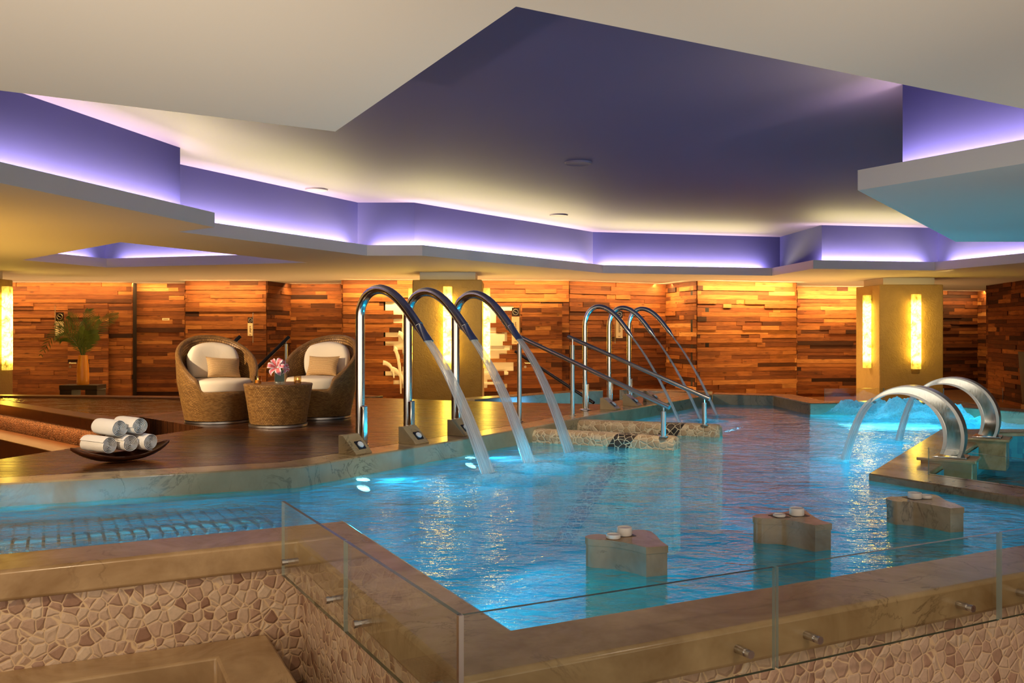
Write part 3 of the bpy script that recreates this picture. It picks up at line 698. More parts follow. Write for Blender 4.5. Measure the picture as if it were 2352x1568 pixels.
for a, b, lab in ((1893, 2030, 'far glass panel left of the right pillar behind the bubbles'), (2030, 2167, 'far glass panel in front of the right pillar behind the bubbles'), (2167, 2304, 'far glass panel right of the right pillar')):
    panel(P2(a, 924), P2(b, 923), 0.0, .2, lab)
panel(G0, G1, -.103, .11, 'glass panel standing on the wet ledge before the plunge basin')
panel(Vector((5.43, 10.2)), Vector((8.5, 10.2)), -.103, .11, 'glass panel on the ledge behind the plunge basin')

# ------------------------------------------------------------------ water spouts
def bez(pts, n):
    out = []
    for i in range(n+1):
        t = i/n; q = [Vector(p) for p in pts]
        while len(q) > 1: q = [q[k].lerp(q[k+1], t) for k in range(len(q)-1)]
        out.append(q[0])
    return out
def wide_spout(label, loc, ang):
    r = thing('water_spout', label, 'water spout', loc, ang, 'wide steel water spouts')
    s = MB(); path = [(0, 0, 0), (0, 0, .4), (0, 0, .8), (0, 0, 1.14)]+bez([(0, 0, 1.16), (0, 0, 1.40), (.30, 0, 1.56), (.50, 0, 1.29), (.69, 0, 1.075)], 20)
    s.sweep(path, .043, 20, side=(0, 1, 0)); s.build('pipe', 'steel', r)
    s = MB(); d = Vector((.121, 0, -.131)); p0 = Vector((.69, 0, 1.075)); k = 8
    s.sweep([p0+d*(i/k) for i in range(k+1)], [(.044-.030*(i/k)**.8, .044+.020*(i/k)) for i in range(k+1)], 20, side=(0, 1, 0)); nz = s.build('nozzle', 'steel', r)
    s = MB(); s.sweep([p0-d*.03, p0+d*.03], .047, 20, side=(0, 1, 0)); s.build('collar', 'mirror_steel', nz)
    s = MB(); s.lathe([(0, 0), (.075, 0), (.075, .01), (.05, .018), (0, .018)], 24); s.build('base_flange', 'steel', r)
    s = MB(); s.prism([(.0, -.03), (.07, -.03), (.07, .03), (.0, .03)], .0, .36); s.build('valve_plate', 'steel', r, bevel=.01)
    return r
def round_spout(label, loc, ang):
    r = thing('water_spout', label, 'water spout', loc, ang, 'round-nozzle steel water spouts')
    s = MB(); path = [(0, 0, 0), (0, 0, .4), (0, 0, .8), (0, 0, 1.06)]+bez([(0, 0, 1.08), (0, 0, 1.38), (.26, 0, 1.46), (.42, 0, 1.22), (.56, 0, 1.035)], 20)
    s.sweep(path, .031, 18, side=(0, 1, 0)); s.build('pipe', 'steel', r)
    s = MB(); d = Vector((.072, 0, -.095)); p0 = Vector((.56, 0, 1.035))
    s.sweep([p0, p0+d*.3, p0+d], [(.033, .033), (.03, .03), (.012, .012)], 18, side=(0, 1, 0)); s.build('nozzle', 'steel', r)
    s = MB(); s.lathe([(0, 0), (.075, 0), (.075, .01), (.04, .02), (0, .02)], 24); s.build('base_flange', 'steel', r)
    s = MB(); s.prism([(.0, -.02), (.05, -.02), (.05, .02), (.0, .02)], .0, .34); s.build('valve_plate', 'steel', r, bevel=.008)
    return r
def splash(par, x, z, rx, ry, hgt, seed, name='splash'):
    s = MB(); nu, nv = 40, 14; rr = random.Random(seed); ox = rr.uniform(0, 50); vs = [Vector((x, 0, z+hgt*.8))]; fade = [1.0]; fs = []
    for j in range(1, nv+1):
        f = j/nv
        for i in range(nu):
            a = 2*math.pi*i/nu; w = 1+.28*mnoise.noise(Vector((math.cos(a)*1.7+ox, math.sin(a)*1.7, 0)))
            px, py = x+rx*.25+math.cos(a)*rx*f*w, math.sin(a)*ry*f*w
            hh = hgt*(1-f)**1.4*(.7+.8*abs(mnoise.noise(Vector((px*9+ox, py*9, 1)))))
            vs.append(Vector((px, py, z+max(.006, hh+.008)))); fade.append(max(0, 1-f)**.7)
    for i in range(nu): fs.append((0, 1+i, 1+(i+1) % nu))
    for j in range(nv-1):
        for i in range(nu): fs.append((1+j*nu+i, 1+(j+1)*nu+i, 1+(j+1)*nu+(i+1) % nu, 1+j*nu+(i+1) % nu))
    s.add(vs, fs); s.fade = fade; return s.build(name, 'foam', par, smooth=80)
def stream(label, loc, ang, p0, slope, land_x, z_end, w0, w1, t0, t1, group, spl=(.32, .24, .06), seed=1, mat='falling_water'):
    r = thing('water_jet', label, 'water jet', loc, ang, group); x0, z0 = p0; D = land_x-x0
    k = (z0+slope*D-z_end)/(D*D); s = MB(); n = 22; path, rad = [], []
    for i in range(n+1):
        f = i/n; x = x0+D*f; path.append((x, 0, z0+slope*(x-x0)-k*(x-x0)**2-.004)); rad.append((t0+(t1-t0)*f, w0+(w1-w0)*f**.8))
    s.sweep(path, rad, 20, side=(0, 1, 0), vscale=1.0); s.build('water_sheet', mat, r)
    if spl: splash(r, land_x, z_end, spl[0], spl[1], spl[2], seed)
    return r
def control(label, pback, pfront, wdt, h=.157):
    pb, pf = Vector(pback), Vector(pfront); d = pf-pb; L = d.length
    r = thing('control_block', label, 'control block', (pb.x, pb.y, 0), math.atan2(d.y, d.x), 'stone control blocks')
    s = MB(); s.add([(0, y, z) for y in (0, wdt) for z in (0, h)]+[(.05, y, h) for y in (0, wdt)]+[(L, y, 0) for y in (0, wdt)]+[(L, y, .012) for y in (0, wdt)],
                    [(0, 6, 8, 4, 1), (2, 3, 5, 9, 7), (0, 1, 3, 2), (1, 4, 5, 3), (4, 8, 9, 5), (8, 6, 7, 9), (0, 2, 7, 6)]); s.build('stone_body', 'marble_deck', r, bevel=.004)
    a = math.atan2(h-.012, L-.05); c = Vector(((L+.05)/2+.02, wdt*.55, (h+.012)/2-.012))
    s = MB(); s.box((0, 0, 0), (.085, .085, .008)); bp = s.build('button_plate', 'button_plate', r, loc=c, rot=(0, a, 0))
    s = MB(); s.lathe([(0, 0), (.03, 0), (.03, .008), (.024, .014), (0, .015)], 24); s.build('button', 'button_white', bp, loc=(0, 0, .0035))
    return r
sA = math.atan2(-.577, .817); cd = Vector((.54, .84))
posts = [Vector((-1.37, 8.25)), Vector((-1.005, 8.82)), Vector((-.585, 9.47))]
who = ('nearest the camera', 'in the middle of the near row', 'farthest in the near row')
land = [1.457, 1.43, 1.40]
for k, p in enumerate(posts):
    wide_spout('tall steel swan-neck spout '+who[k]+' of three wide ones', (p.x, p.y, 0), sA)
    stream('broad sheet of water falling from the wide spout '+who[k], (p.x, p.y, 0), sA, (.806, .948), -1.05, land[k], WATER, .05, .085, .012, .03, 'broad water jets', (.45, .34, .05), k+1)
sB = math.atan2(-.36, .93)
pB = [Vector((.945, 11.85)), Vector((1.327, 12.49)), Vector((1.674, 13.08))]
whoB = ('left of the far row', 'in the middle of the far row', 'right in the far row')
for k, p in enumerate(pB):
    round_spout('slimmer steel swan-neck spout '+whoB[k]+' behind the handrails', (p.x, p.y, 0), sB)
    stream('thin water jet from the slim spout '+whoB[k], (p.x, p.y, 0), sB, (.63, .942), -1.25, 1.25+.0*k, WATER, .011, .022, .011, .02, 'thin water jets', (.3, .22, .03), k+11)
cw = ('nearest', 'middle', 'farthest')
for k, ((x0, y0), (x1, y1), w) in enumerate((((777, 1042), (818, 1045), .2), ((915, 1018.5), (952, 1021), .2), ((1027, 999.5), (1063, 1002), .2))):
    control('stone wedge with round white button at the foot of the '+cw[k]+' wide spout', P2(x0, y0), P2(x0, y0)+Vector((.17, -.105)), w)
for k, ((x0, y0), w) in enumerate((((1378, 940), .17), ((1430, 931.5), .17), ((1477, 921.5), .17))):
    q = P2(x0, y0); control('stone wedge with white button, '+cw[k]+' of three in the far row of slim spouts', q, q+Vector((.2, -.1)), w, .15)

# ------------------------------------------------------------------ handrails on mosaic stringers
def bar_rail(label, a, b, posts_, rad=.024, mat='brushed_steel', group='pool handrails'):
    a, b = Vector(a), Vector(b); r = thing('handrail', label, 'handrail', (a.x, a.y, 0), 0, group); o = Vector((a.x, a.y, 0))
    s = MB(); s.sweep([a-o, b-o], rad, 16); s.build('rail', mat, r)
    for (p, zb) in posts_:
        p = Vector(p); f = (p.to_2d()-a.to_2d()).dot((b-a).to_2d())/((b-a).to_2d().length_squared); zr = a.z+(b.z-a.z)*f
        s = MB(); s.sweep([(p.x-o.x, p.y-o.y, zb), (p.x-o.x, p.y-o.y, zr-.075)], .026, 16)
        s.lathe([(.0, 0), (.045, 0), (.045, .008), (0, .008)], 20, (p.x-o.x, p.y-o.y, zb)); ps_ = s.build('post', 'brushed_steel', r)
        s = MB(); s.sweep([(p.x-o.x, p.y-o.y, zr-.08), (p.x-o.x, p.y-o.y, zr)], .008, 10); s.build('spigot', 'steel', ps_)
    return r
def stringer(label, a, b, w=.26):
    a, b = Vector(a), Vector(b); d = (b-a); L = d.length
    s = MB(); sec = [(-w/2, -1.2), (w/2, -1.2)]+[(w/2-.07+.07*math.cos(q*math.pi/10), -.10+.07*math.sin(q*math.pi/10)) for q in range(6)]+[(-w/2+.07-.07*math.sin(q*math.pi/10), -.10+.07*math.cos(q*math.pi/10)) for q in range(6)]
    n = len(sec); st = [0, L*.25, L*.5, L*.75, L-.06, L-.02, L]; sh = [1, 1, 1, 1, 1, .97, .9]
    vs = [(x, y*sh[i], z if z < -.5 else z*1.0-(1-sh[i])*.3) for i, x in enumerate(st) for y, z in sec]
    fs = [(i*n+k, i*n+(k+1) % n, (i+1)*n+(k+1) % n, (i+1)*n+k) for i in range(len(st)-1) for k in range(n)]
    fs += [tuple(reversed(range(n))), tuple((len(st)-1)*n+k for k in range(n))]; s.add(vs, fs)
    o = s.build('mosaic_stringer', 'pebble_stringer', loc=(a.x, a.y, 0), rotz=math.atan2(d.y, d.x), smooth=50)
    return tag(o, label, 'mosaic wall', 'mosaic stringers of the pool steps')
stringer('low pebble-mosaic wall under the nearer handrail', (.08, 9.98), (1.66, 9.19)); stringer('low pebble-mosaic wall under the farther handrail', (.70, 10.93), (2.36, 10.32))
bar_rail('nearer steel handrail sloping into the pool', PY(1190, 771.5, 10.42), PY(1537.5, 935.5, 9.08), [((.084, 10.4, 0), 0), ((1.516, 9.15, 0), -.03)])
bar_rail('farther steel handrail sloping into the pool', PY(1304.5, 772.5, 11.1), PY(1630, 916, 10.22), [((.731, 11.05, 0), 0), ((2.163, 10.28, 0), -.03)])
bar_rail('thin stair handrail going down behind the deck, right of the middle pillar', PY(1184, 807, 14.6), PY(1364, 925, 13.6), [], .024, 'black_rail', 'stair handrails')
bar_rail('dark stair handrail rising behind the left armchair', PY(552, 772, 14.9), PY(470, 850, 14.6), [((PY(546, 780, 14.9).x, 14.87, 0), FLOOR)], .03, 'black_rail', 'stair handrails')
bar_rail('dark stair handrail rising between the two armchairs', PY(664, 773, 15.6), PY(575, 860, 15.2), [((PY(658, 780, 15.6).x, 15.57, 0), FLOOR)], .03, 'black_rail', 'stair handrails')

# ------------------------------------------------------------------ stone islands with white pots
def catmull(pts, corners, n=5):
    out = []; N = len(pts)
    for i in range(N):
        p0, p1, p2, p3 = pts[(i-1) % N], pts[i], pts[(i+1) % N], pts[(i+2) % N]
        if i in corners: p0 = p1*2-p2
        if (i+1) % N in corners: p3 = p2*2-p1
        for k in range(n):
            t = k/n; out.append(.5*((2*p1)+(p2-p0)*t+(2*p0-5*p1+4*p2-p3)*t*t+(3*p1-p0-3*p2+p3)*t**3))
    return out
def island(label, px, corners):
    pts = [P2(x, y, -.015) for x, y in px]; c = sum(pts, Vector((0, 0)))/len(pts); poly = orient(catmull(pts, corners)); poly = [p-c for p in poly]
    r = thing('stone_island', label, 'stone island', (c.x, c.y, WATER), 0, 'stone islands in the pool')
    s = MB(); s.prism([tuple(p) for p in poly], .111, .145); s.build('top_slab', 'marble_tan', r, bevel=.006)
    s = MB(); s.prism([tuple(p) for p in offset(poly, .004, True)], -1.08, .110); s.build('pedestal', 'marble_tan', r)
island('stone island nearest the camera carrying a white pot', [(1344, 1233), (1352, 1228), (1375, 1226), (1410, 1228), (1435, 1222), (1453, 1217), (1476, 1216), (1493, 1219), (1506, 1228), (1517, 1240), (1535, 1253), (1484, 1257), (1453, 1249), (1407, 1241), (1361, 1238)], {10, 11})
island('middle one of the three stone islands', [(1729, 1186), (1740, 1180.5), (1770, 1178.4), (1803, 1175), (1821, 1169), (1836, 1168), (1849, 1171), (1861, 1180), (1882, 1192.6), (1911, 1201.7), (1872.5, 1206), (1834, 1198), (1791, 1191), (1755, 1190)], {9, 10})
island('stone island farthest right, below the wet ledge', [(2035, 1144.5), (2046, 1140), (2073, 1139.7), (2106, 1136.6), (2128, 1134.5), (2142, 1135), (2155, 1138), (2172.8, 1148.8), (2194, 1156), (2215, 1165), (2183, 1167), (2139.5, 1159), (2094, 1152), (2058, 1151)], {9, 10})
def pot(px, py, w, h, label, tall):
    p = P(px, py, -.013); m = p.y/F; r = w*m/2; s = MB()
    s.lathe([(0, 0), (r*.96, 0), (r, .004), (r, h-.004), (r*.96, h), (r*.85, h), (r*.8, h-.004), (0, h-.004)], 32)  # the flat form is a pot's loose lid
    tag(s.build('white_pot' if tall else 'white_lid', 'white_ceramic', loc=p), label, 'pot' if tall else 'lid', 'white pots on the islands' if tall else 'flat white lids on the islands')
def coaster(px, py, w, label):
    p = P(px, py, -.0149); m = p.y/F; s = MB(); s.box((0, 0, .001), (w*m, w*m, .0018)); tag(s.build('coaster', 'slate', loc=p, rotz=.3), label, 'coaster', 'dark coasters on the islands')
for n_, (pp, dd) in zip(('nearest', 'middle', 'farthest right'), (((1434, 1228, 35, .041), (1409, 1235, 33, .02)), ((1830, 1182, 33, .04), (1790, 1185, 28, .012)), ((2101, 1143.5, 31, .035), (2128, 1143, 25, .02)))):
    pot(*pp, 'tall white pot on the '+n_+' stone island', True); pot(*dd, 'flat round white dish on the '+n_+' stone island', False)
    coaster(pp[0]+1, pp[1], 40, 'dark square coaster under the white pot of the '+n_+' stone island')
coaster(1790, 1185, 36, 'dark square coaster under the flat dish of the middle stone island')

# ------------------------------------------------------------------ curved steel fountains
def fountain(label, base, ang, sc_=1.0):
    r = thing('cobra_fountain', label, 'fountain', (base.x, base.y, base.z), ang, 'curved steel fountains'); k = sc_
    ro, ri, sh, W_ = .434*k, .357*k, .088*k, .20*k; cz = .17*k; cx = .19*k     # local x points to the jet, the base sits at x=-.19
    def ring(a, q):  # q 0 outer .. 1 inner
        po = Vector((ro*math.cos(a), ro*math.sin(a))); pi_ = Vector((sh+ri*math.cos(a), ri*math.sin(a))); p = po.lerp(pi_, q); return p
    A0, A1 = math.radians(-157), math.radians(-317); N = 48      # from the foot, over the top, to the lip
    angs = [math.radians(203)-(math.radians(203)-math.radians(47))*i/N for i in range(N+1)]
    def strip(q0, q1, y0, y1):
        s = MB(); vs = []; fs = []
        for a in angs:
            for (q, y) in ((q0, y0), (q1, y0), (q1, y1), (q0, y1)):
                p = ring(a, q); vs.append((p.x+cx, y, max(p.y+cz, 0.0)))
        for i in range(N):
            for j in range(4): fs.append((i*4+j, i*4+(j+1) % 4, (i+1)*4+(j+1) % 4, (i+1)*4+j))
        fs += [(3, 2, 1, 0), (N*4, N*4+1, N*4+2, N*4+3)]; s.add(vs, fs); return s
    strip(.16, .84, -W_/2+.012, W_/2-.012).build('channel', 'mirror_steel', r, smooth=40)
    strip(0.0, .17, -W_/2, W_/2).build('outer_rim', 'brushed_steel', r, smooth=40); strip(.83, 1.0, -W_/2, W_/2).build('inner_rim', 'brushed_steel', r, smooth=40)
    p = ring(angs[0], .5); s = MB(); s.box((p.x+cx, 0, .006), (.26*k, W_+.06, .012)); s.build('base_plate', 'steel', r, bevel=.003)
    e = ring(angs[-1], .6); return Vector((e.x+cx, 0, e.y+cz))
pj = Vector((-.83, .55)); fa = math.atan2(.55, -.83)
for k, (cpx, cpy, Yc, scl, lp, lab) in enumerate(((2094, 996, 8.05, 1.0, (1945, 1056), 'nearer'), (2190, 965, 9.5, .995, (2070, 1011), 'farther'))):
    c = PY(cpx, cpy, Yc); base = Vector((c.x, c.y, -.05)); loc = base-Vector((pj.x, pj.y, 0))*(.19*scl)
    e = fountain(lab+' curved steel fountain beside the wet ledge', loc, fa, scl)
    lw = P(lp[0], lp[1], WATER); lx = (lw.to_2d()-loc.to_2d()).dot(pj.normalized())
    stream('white water sheet falling from the '+lab+' curved fountain', loc, fa, (e.x, e.z+.005), -.45, max(lx, e.x+.2), WATER-loc.z, .085, .06, .028, .036, 'fountain water sheets', (.24, .2, .03), 21+k, 'falling_water_aerated')
    foot = loc+Vector((pj.x, pj.y, 0))*(-.21); foot = foot+Vector((pj.x, pj.y, 0))*.1; s = MB(); s.box((0, 0, -.014), (.46, .36, .026)); s.box((0, 0, -.17), (.40, .31, .29))
    tag(s.build('fountain_plinth', 'marble_tan', loc=(foot.x, foot.y, -.051), rotz=fa, bevel=.006), 'stone plinth under the '+lab+' curved steel fountain', 'plinth', 'fountain plinths')

# ------------------------------------------------------------------ bubbling water, underwater lights, bubble lounger
rp = [Vector(p) for p in ((4.27, 12.85), (5.95, 12.95), (5.95, 12.35), (6.35, 11.5), (6.75, 10.75), (5.5, 10.75), (5.0, 11.2), (4.5, 11.9))]; cen = sum(rp, Vector((0, 0)))/len(rp)
def inpoly(p, poly):
    c = False
    for i in range(len(poly)):
        a, b = poly[i-1], poly[i]
        if (a.y > p.y) != (b.y > p.y) and p.x < (b.x-a.x)*(p.y-a.y)/(b.y-a.y)+a.x: c = not c
    return c
def edged(p, poly): return min((p-(a+(b-a)*max(0, min(1, (p-a).dot(b-a)/(b-a).length_squared)))).length for a, b in ((poly[i-1], poly[i]) for i in range(len(poly))))
mb = MB(); st = .035; xs, ys = [min(p.x for p in rp), max(p.x for p in rp)], [min(p.y for p in rp), max(p.y for p in rp)]
nx, ny = int((xs[1]-xs[0])/st), int((ys[1]-ys[0])/st); idx = {}; vs, fd, fs = [], [], []
for j in range(ny+1):
    for i in range(nx+1):
        p = Vector((xs[0]+i*st, ys[0]+j*st))
        if inpoly(p, rp):
            e = min(1, edged(p, rp)/.35); q = Vector((p.x*3.2, p.y*3.2, 0)); far_ = min(1, max(0, (p.y-10.9)/1.2))
            h = (.03+.34*max(0, mnoise.noise(q)+.3)*far_+.07*abs(mnoise.noise(q*4.1))+.03*mnoise.noise(q*11))*e*(.35+.65*far_)
            idx[i, j] = len(vs); vs.append((p.x, p.y, WATER+.006+max(0, h))); fd.append(min(1, e*1.2)*(.12+.88*far_))
for (i, j) in list(idx):
    if all(k in idx for k in ((i+1, j), (i, j+1), (i+1, j+1))): fs.append((idx[i, j], idx[i+1, j], idx[i+1, j+1], idx[i, j+1]))
mb.add(vs, fs); mb.fade = fd; tag(mb.build('bubbling_water', 'foam', smooth=60), 'white and cyan bubbling water before the right pillar', 'bubbles', kind='stuff')
for k, (px, py, lab) in enumerate(((823, 1128, 'round underwater lamp near the bend of the marble kerb'), (1070, 1068, 'round underwater lamp below the nearest broad water jet'))):
    t_ = (FD-FB).normalized(); nr = Vector((t_.y, -t_.x)); f = ((px-CX)/F*FB.y-FB.x)/(t_.x-(px-CX)/F*t_.y); q = FB+t_*f+nr*.05
    r = thing('pool_lamp', lab, 'lamp', (q.x, q.y, -.27), math.atan2(nr.y, nr.x), 'underwater lamps')
    s = MB(); s.lathe([(0, .012), (.055, .012), (.06, 0), (0, 0)], 24); s.build('lens', 'lamp_face', r, rot=(0, math.radians(25), 0)); s = MB(); s.lathe([(.058, .02), (.08, .014), (.082, -.02), (.03, -.03), (0, -.03)], 24); s.build('housing', 'steel', r, rot=(0, math.radians(25), 0))
bl = thing('bubble_lounger', 'row of submerged steel bars in the narrow pool arm at left', 'lounger', (*(C1-U*.1+V*.86), -.235), math.atan2(U.y, U.x))
for k in range(28):
    s = MB(); x = -.1-k*.08; s.sweep([(x, 0, .05), (x, .3, .045), (x, .6, .0), (x, .95, -.07), (x, 1.05, -.16)], .009, 10); s.build('bar', 'satin_steel', bl)
for y in (.15, .95):
    s = MB(); s.sweep([(.0, y, .0 if y < .5 else -.09), (-2.3, y, .0 if y < .5 else -.09)], .016, 10); s.build('cross_tube', 'satin_steel', bl)

# ------------------------------------------------------------------ lounge group on the deck
def cushion(w, d, h, px=3.0, rnd=.5, nseg=20, puff=.0):
    s = MB()
    def side(sgn):
        def fn(u, v):
            x, y = u*2-1, v*2-1
            e = max(0.0, 1-abs(x)**px)*max(0.0, 1-abs(y)**px); return (x*w/2, y*d/2, sgn*h/2*e**rnd)
        return fn
    s.grid(side(1), nseg, nseg); s.grid(lambda u, v: side(-1)(1-u, v), nseg, nseg); return s
def armchair(label, loc, ang):
    """local -y is the front"""
    r = thing('wicker_armchair', label, 'armchair', loc, ang, 'wicker armchairs')
    def hgt(a):      # a = angle from the front, 0..pi
        d = math.degrees(abs(a))
        if d < 40: return .335
        f = (d-40)/140; return .335+.10*min(1, (d-40)/6)+.515*math.sin(min(1, f)*math.pi/2)**1.15
    def orad(z): return .355+.085*min(1, z/.45)+.03*max(0, z-.45)
    s = MB(); NU = 96; prof = 26
    def fn(u, v):
        a = (u*2-1)*math.pi; H = hgt(a); k = v*prof
        if k <= 12: z = .036+(H-.036)*k/12; rr = orad(z)
        elif k <= 18:
            q = (k-12)/6*math.pi; z = H+.03*math.sin(q); rr = orad(H)-.03+.03*math.cos(q)
        elif k <= 24: f = (k-18)/6; z = H+(.325-H)*f if H > .335 else H-.01*f; rr = orad(z)-.06-.02*f
        else: f = (k-24)/2; z = .325; rr = (orad(.325)-.08)*(1-f*.98)
        lean = .10*max(0, z-.40)
        return (rr*math.sin(a), -rr*math.cos(a)*1.0+lean*(1 if True else 0), z)
    s.grid(fn, NU, prof, wrapu=True, uvfn=lambda u, v: (u*2*math.pi*.42, v*1.35)); s.build('wicker_shell', 'wicker', r, smooth=60)
    s = MB(); s.lathe([(0, 0), (.345, 0), (.35, .006), (.362, .006), (.362, .028), (.33, .033), (0, .033)], 48); s.build('base_ring', 'brushed_steel', r)
    s = MB(); NS = 56
    def seat(u, v):
        a = u*2*math.pi; k = v*14; R0 = .372
        if k <= 3: rr, z = R0*(k/3), .345
        elif k <= 7: q = (k-3)/4*math.pi/2; rr, z = R0-.03+.04*math.sin(q), .345+.03*(1-math.cos(q))
        elif k <= 8: rr, z = R0+.012, .44
        elif k <= 11: q = (k-8)/3*math.pi/2; rr, z = R0-.03+.042*math.cos(q), .44+.045*math.sin(q)
        else: rr, z = (R0-.03)*(1-(k-11)/3), .485+.012*((k-11)/3)
        sx, sy = math.sin(a), -math.cos(a); p = 2.6; m = (abs(sx)**p+abs(sy)**p)**(-1/p)
        return (rr*sx*(1+(m-1)*.5)*.97, rr*sy*(1+(m-1)*.5)-.025, z)
    s.grid(seat, NS, 14, wrapu=True); s.build('seat_cushion', 'cream_canvas', r, smooth=60)
    s = cushion(.60, .42, .19, 4.0, .42, 22)
    for k in range(len(s.v)):
        x, y, z = s.v[k]; bend = 1.1*x*x; top = max(0, y/.21)
        y0_ = y/.21; x0_ = x/.30; cc = .42 if y0_ > 0 else .22; xx = x*math.sqrt(max(0, 1-cc*y0_*y0_)); y = y*math.sqrt(max(0, 1-cc*x0_*x0_)); s.v[k] = Vector((xx, -z*1.0+.215-bend*.55+.14*(y+.21), y+.21+.475))
    s.build('back_cushion', 'cream_canvas', r, smooth=60)
    return r
def pillow(label, loc, rot):
    s = cushion(.40, .25, .13, 2.2, .5, 18)
    for k in range(len(s.v)):
        x, y, z = s.v[k]; pin = 1-.07*(1-(abs(y)/.125)**2); pin2 = 1-.09*(1-(abs(x)/.2)**2); s.v[k] = Vector((x*pin, -z, y*pin2))
    return tag(s.build('throw_pillow', 'tan_weave', loc=loc, rot=rot, smooth=60), label, 'pillow', 'tan throw pillows')
aL, aR = math.radians(34), math.radians(-14)
cL, cR = Vector((-3.33, 10.36, 0)), Vector((-2.28, 10.85, 0))
armchair('wicker armchair on the left with cream cushions', cL, aL); armchair('wicker armchair on the right behind the round table', cR, aR)
def inchair(c, a, x, y, z): return c+Matrix.Rotation(a, 3, 'Z') @ Vector((x, y, z))
pillow('tan throw pillow on the left wicker armchair', inchair(cL, aL, .07, .03, .608), (math.radians(-22), math.radians(4), aL+.12)); pillow('tan throw pillow on the right wicker armchair', inchair(cR, aR, .02, .035, .61), (math.radians(-22), 0, aR-.03))
tc = Vector((-2.53, 9.9, 0))
r = thing('side_table', 'round wicker side table between the two armchairs', 'table', tc)
s = MB(); s.lathe([(.29, .034), (.30, .05), (.33, .25), (.36, .43), (.365, .45), (.36, .46), (.33, .462)], 72); s.build('wicker_body', 'wicker', r, smooth=60)
s = MB(); s.lathe([(.33, .462), (.25, .464), (.12, .464), (0.001, .464)], 72); s.build('tabletop', 'wicker', r)
s = MB(); s.lathe([(0, 0), (.305, 0), (.312, .006), (.312, .028), (.28, .033), (0, .033)], 48); s.build('base_ring', 'brushed_steel', r)
TZ = .4645
vz = Vector((-2.455, 9.66, TZ))
r = thing('glass_vase', 'square clear glass vase on the round wicker table', 'vase', vz, .25)
w, h = .108, .155
s = MB()
for (x, y, dx, dy) in ((0, -w/2, w, .006), (0, w/2, w, .006), (-w/2, 0, .006, w), (w/2, 0, .006, w)): s.box((x, y, h/2), (dx, dy, h))
s.box((0, 0, .006), (w, w, .012)); s.build('glass_body', 'vase_glass', r, smooth=0)
s = MB(); s.prism([(-.047, -.047), (.047, -.047), (.047, .047), (-.047, .047)], .032, .148); s.build('leaf_wrap', 'leaf_dark', r)
rv = random.Random(4); s = MB()
for k in range(12): s.lathe([(0, -.008), (.007, -.004), (.008, .002), (0, .008)], 8, (rv.uniform(-.04, .04), rv.uniform(-.04, .04), .02))
s.build('pebbles', 'white_ceramic', r)
lb = thing('lily_bouquet', 'pink and white lilies in the square vase', 'flowers', vz+Vector((0, 0, .13)), .1)
def bloom(c, axis, size, seed):
    rr = random.Random(seed); q = Vector(axis).to_track_quat('Z', 'Y'); c = Vector(c)
    for k in range(6):
        a0 = k*math.pi/3+rr.uniform(-.1, .1); s = MB(); wd = size*(.26 if k % 2 else .20)
        def fn(u, v):
            t = v*1.25; rad = size*(.08+.75*math.sin(min(t, 1.25)*1.15)); z = size*(.75*t-.62*t*t*t*.9)
            ww = wd*math.sin(math.pi*min(1, v*.93+.06))**.75; x = (u-.5)*2*ww; z2 = z+abs(u-.5)*size*.10
            return c+q @ Vector((rad*math.cos(a0)-x*math.sin(a0), rad*math.sin(a0)+x*math.cos(a0), z2))
        s.grid(fn, 6, 12); s.build('petal', 'lily_petal', lb, smooth=70)
    s = MB()
    for k in range(6):
        a = k*math.pi/3+.5; s.sweep([c, c+q @ Vector((.12*size*math.cos(a), .12*size*math.sin(a), size*.35)), c+q @ Vector((.3*size*math.cos(a), .3*size*math.sin(a), size*.62))], size*.012, 5)
        s.sweep([c+q @ Vector((.27*size*math.cos(a), .27*size*math.sin(a), size*.62)), c+q @ Vector((.34*size*math.cos(a), .34*size*math.sin(a), size*.63))], size*.03, 5)
    s.build('stamens', 'stamen', lb)
bloom((-.02, -.05, .05), (-.15, -.85, .45), .125, 1); bloom((.03, -.02, .05), (.75, -.4, .45), .10, 2); bloom((-.02, .02, .06), (-.6, .1, .75), .09, 3)
s = MB()
for (x, y) in ((-.02, -.03), (.02, -.02), (-.02, .01)): s.sweep([(x*.5, y*.5+.01, -.09), (x, y, .035)], .006, 6)
s.build('stems', 'leaf_dark', lb)
def votive(label, loc):
    r = thing('candle_holder', label, 'candle holder', loc, 0, 'glass candle holders')
    s = MB(); s.lathe([(0, 0), (.036, 0), (.039, .004), (.039, .085), (.036, .085), (.035, .012), (0, .012)], 28); s.build('glass_cup', 'votive_glass', r)
    s = MB(); s.cyl((0, 0, .0125), .026, .03, 20); cd_ = s.build('candle', 'candle_wax', r)
    s = MB(); s.lathe([(0, .043), (.006, .049), (.004, .058), (0, .068)], 10); s.build('flame', 'flame', cd_)
votive('glass candle holder on the left of the vase', (-2.70, 9.71, TZ)); votive('glass candle holder on the right of the vase', (-2.275, 9.70, TZ))

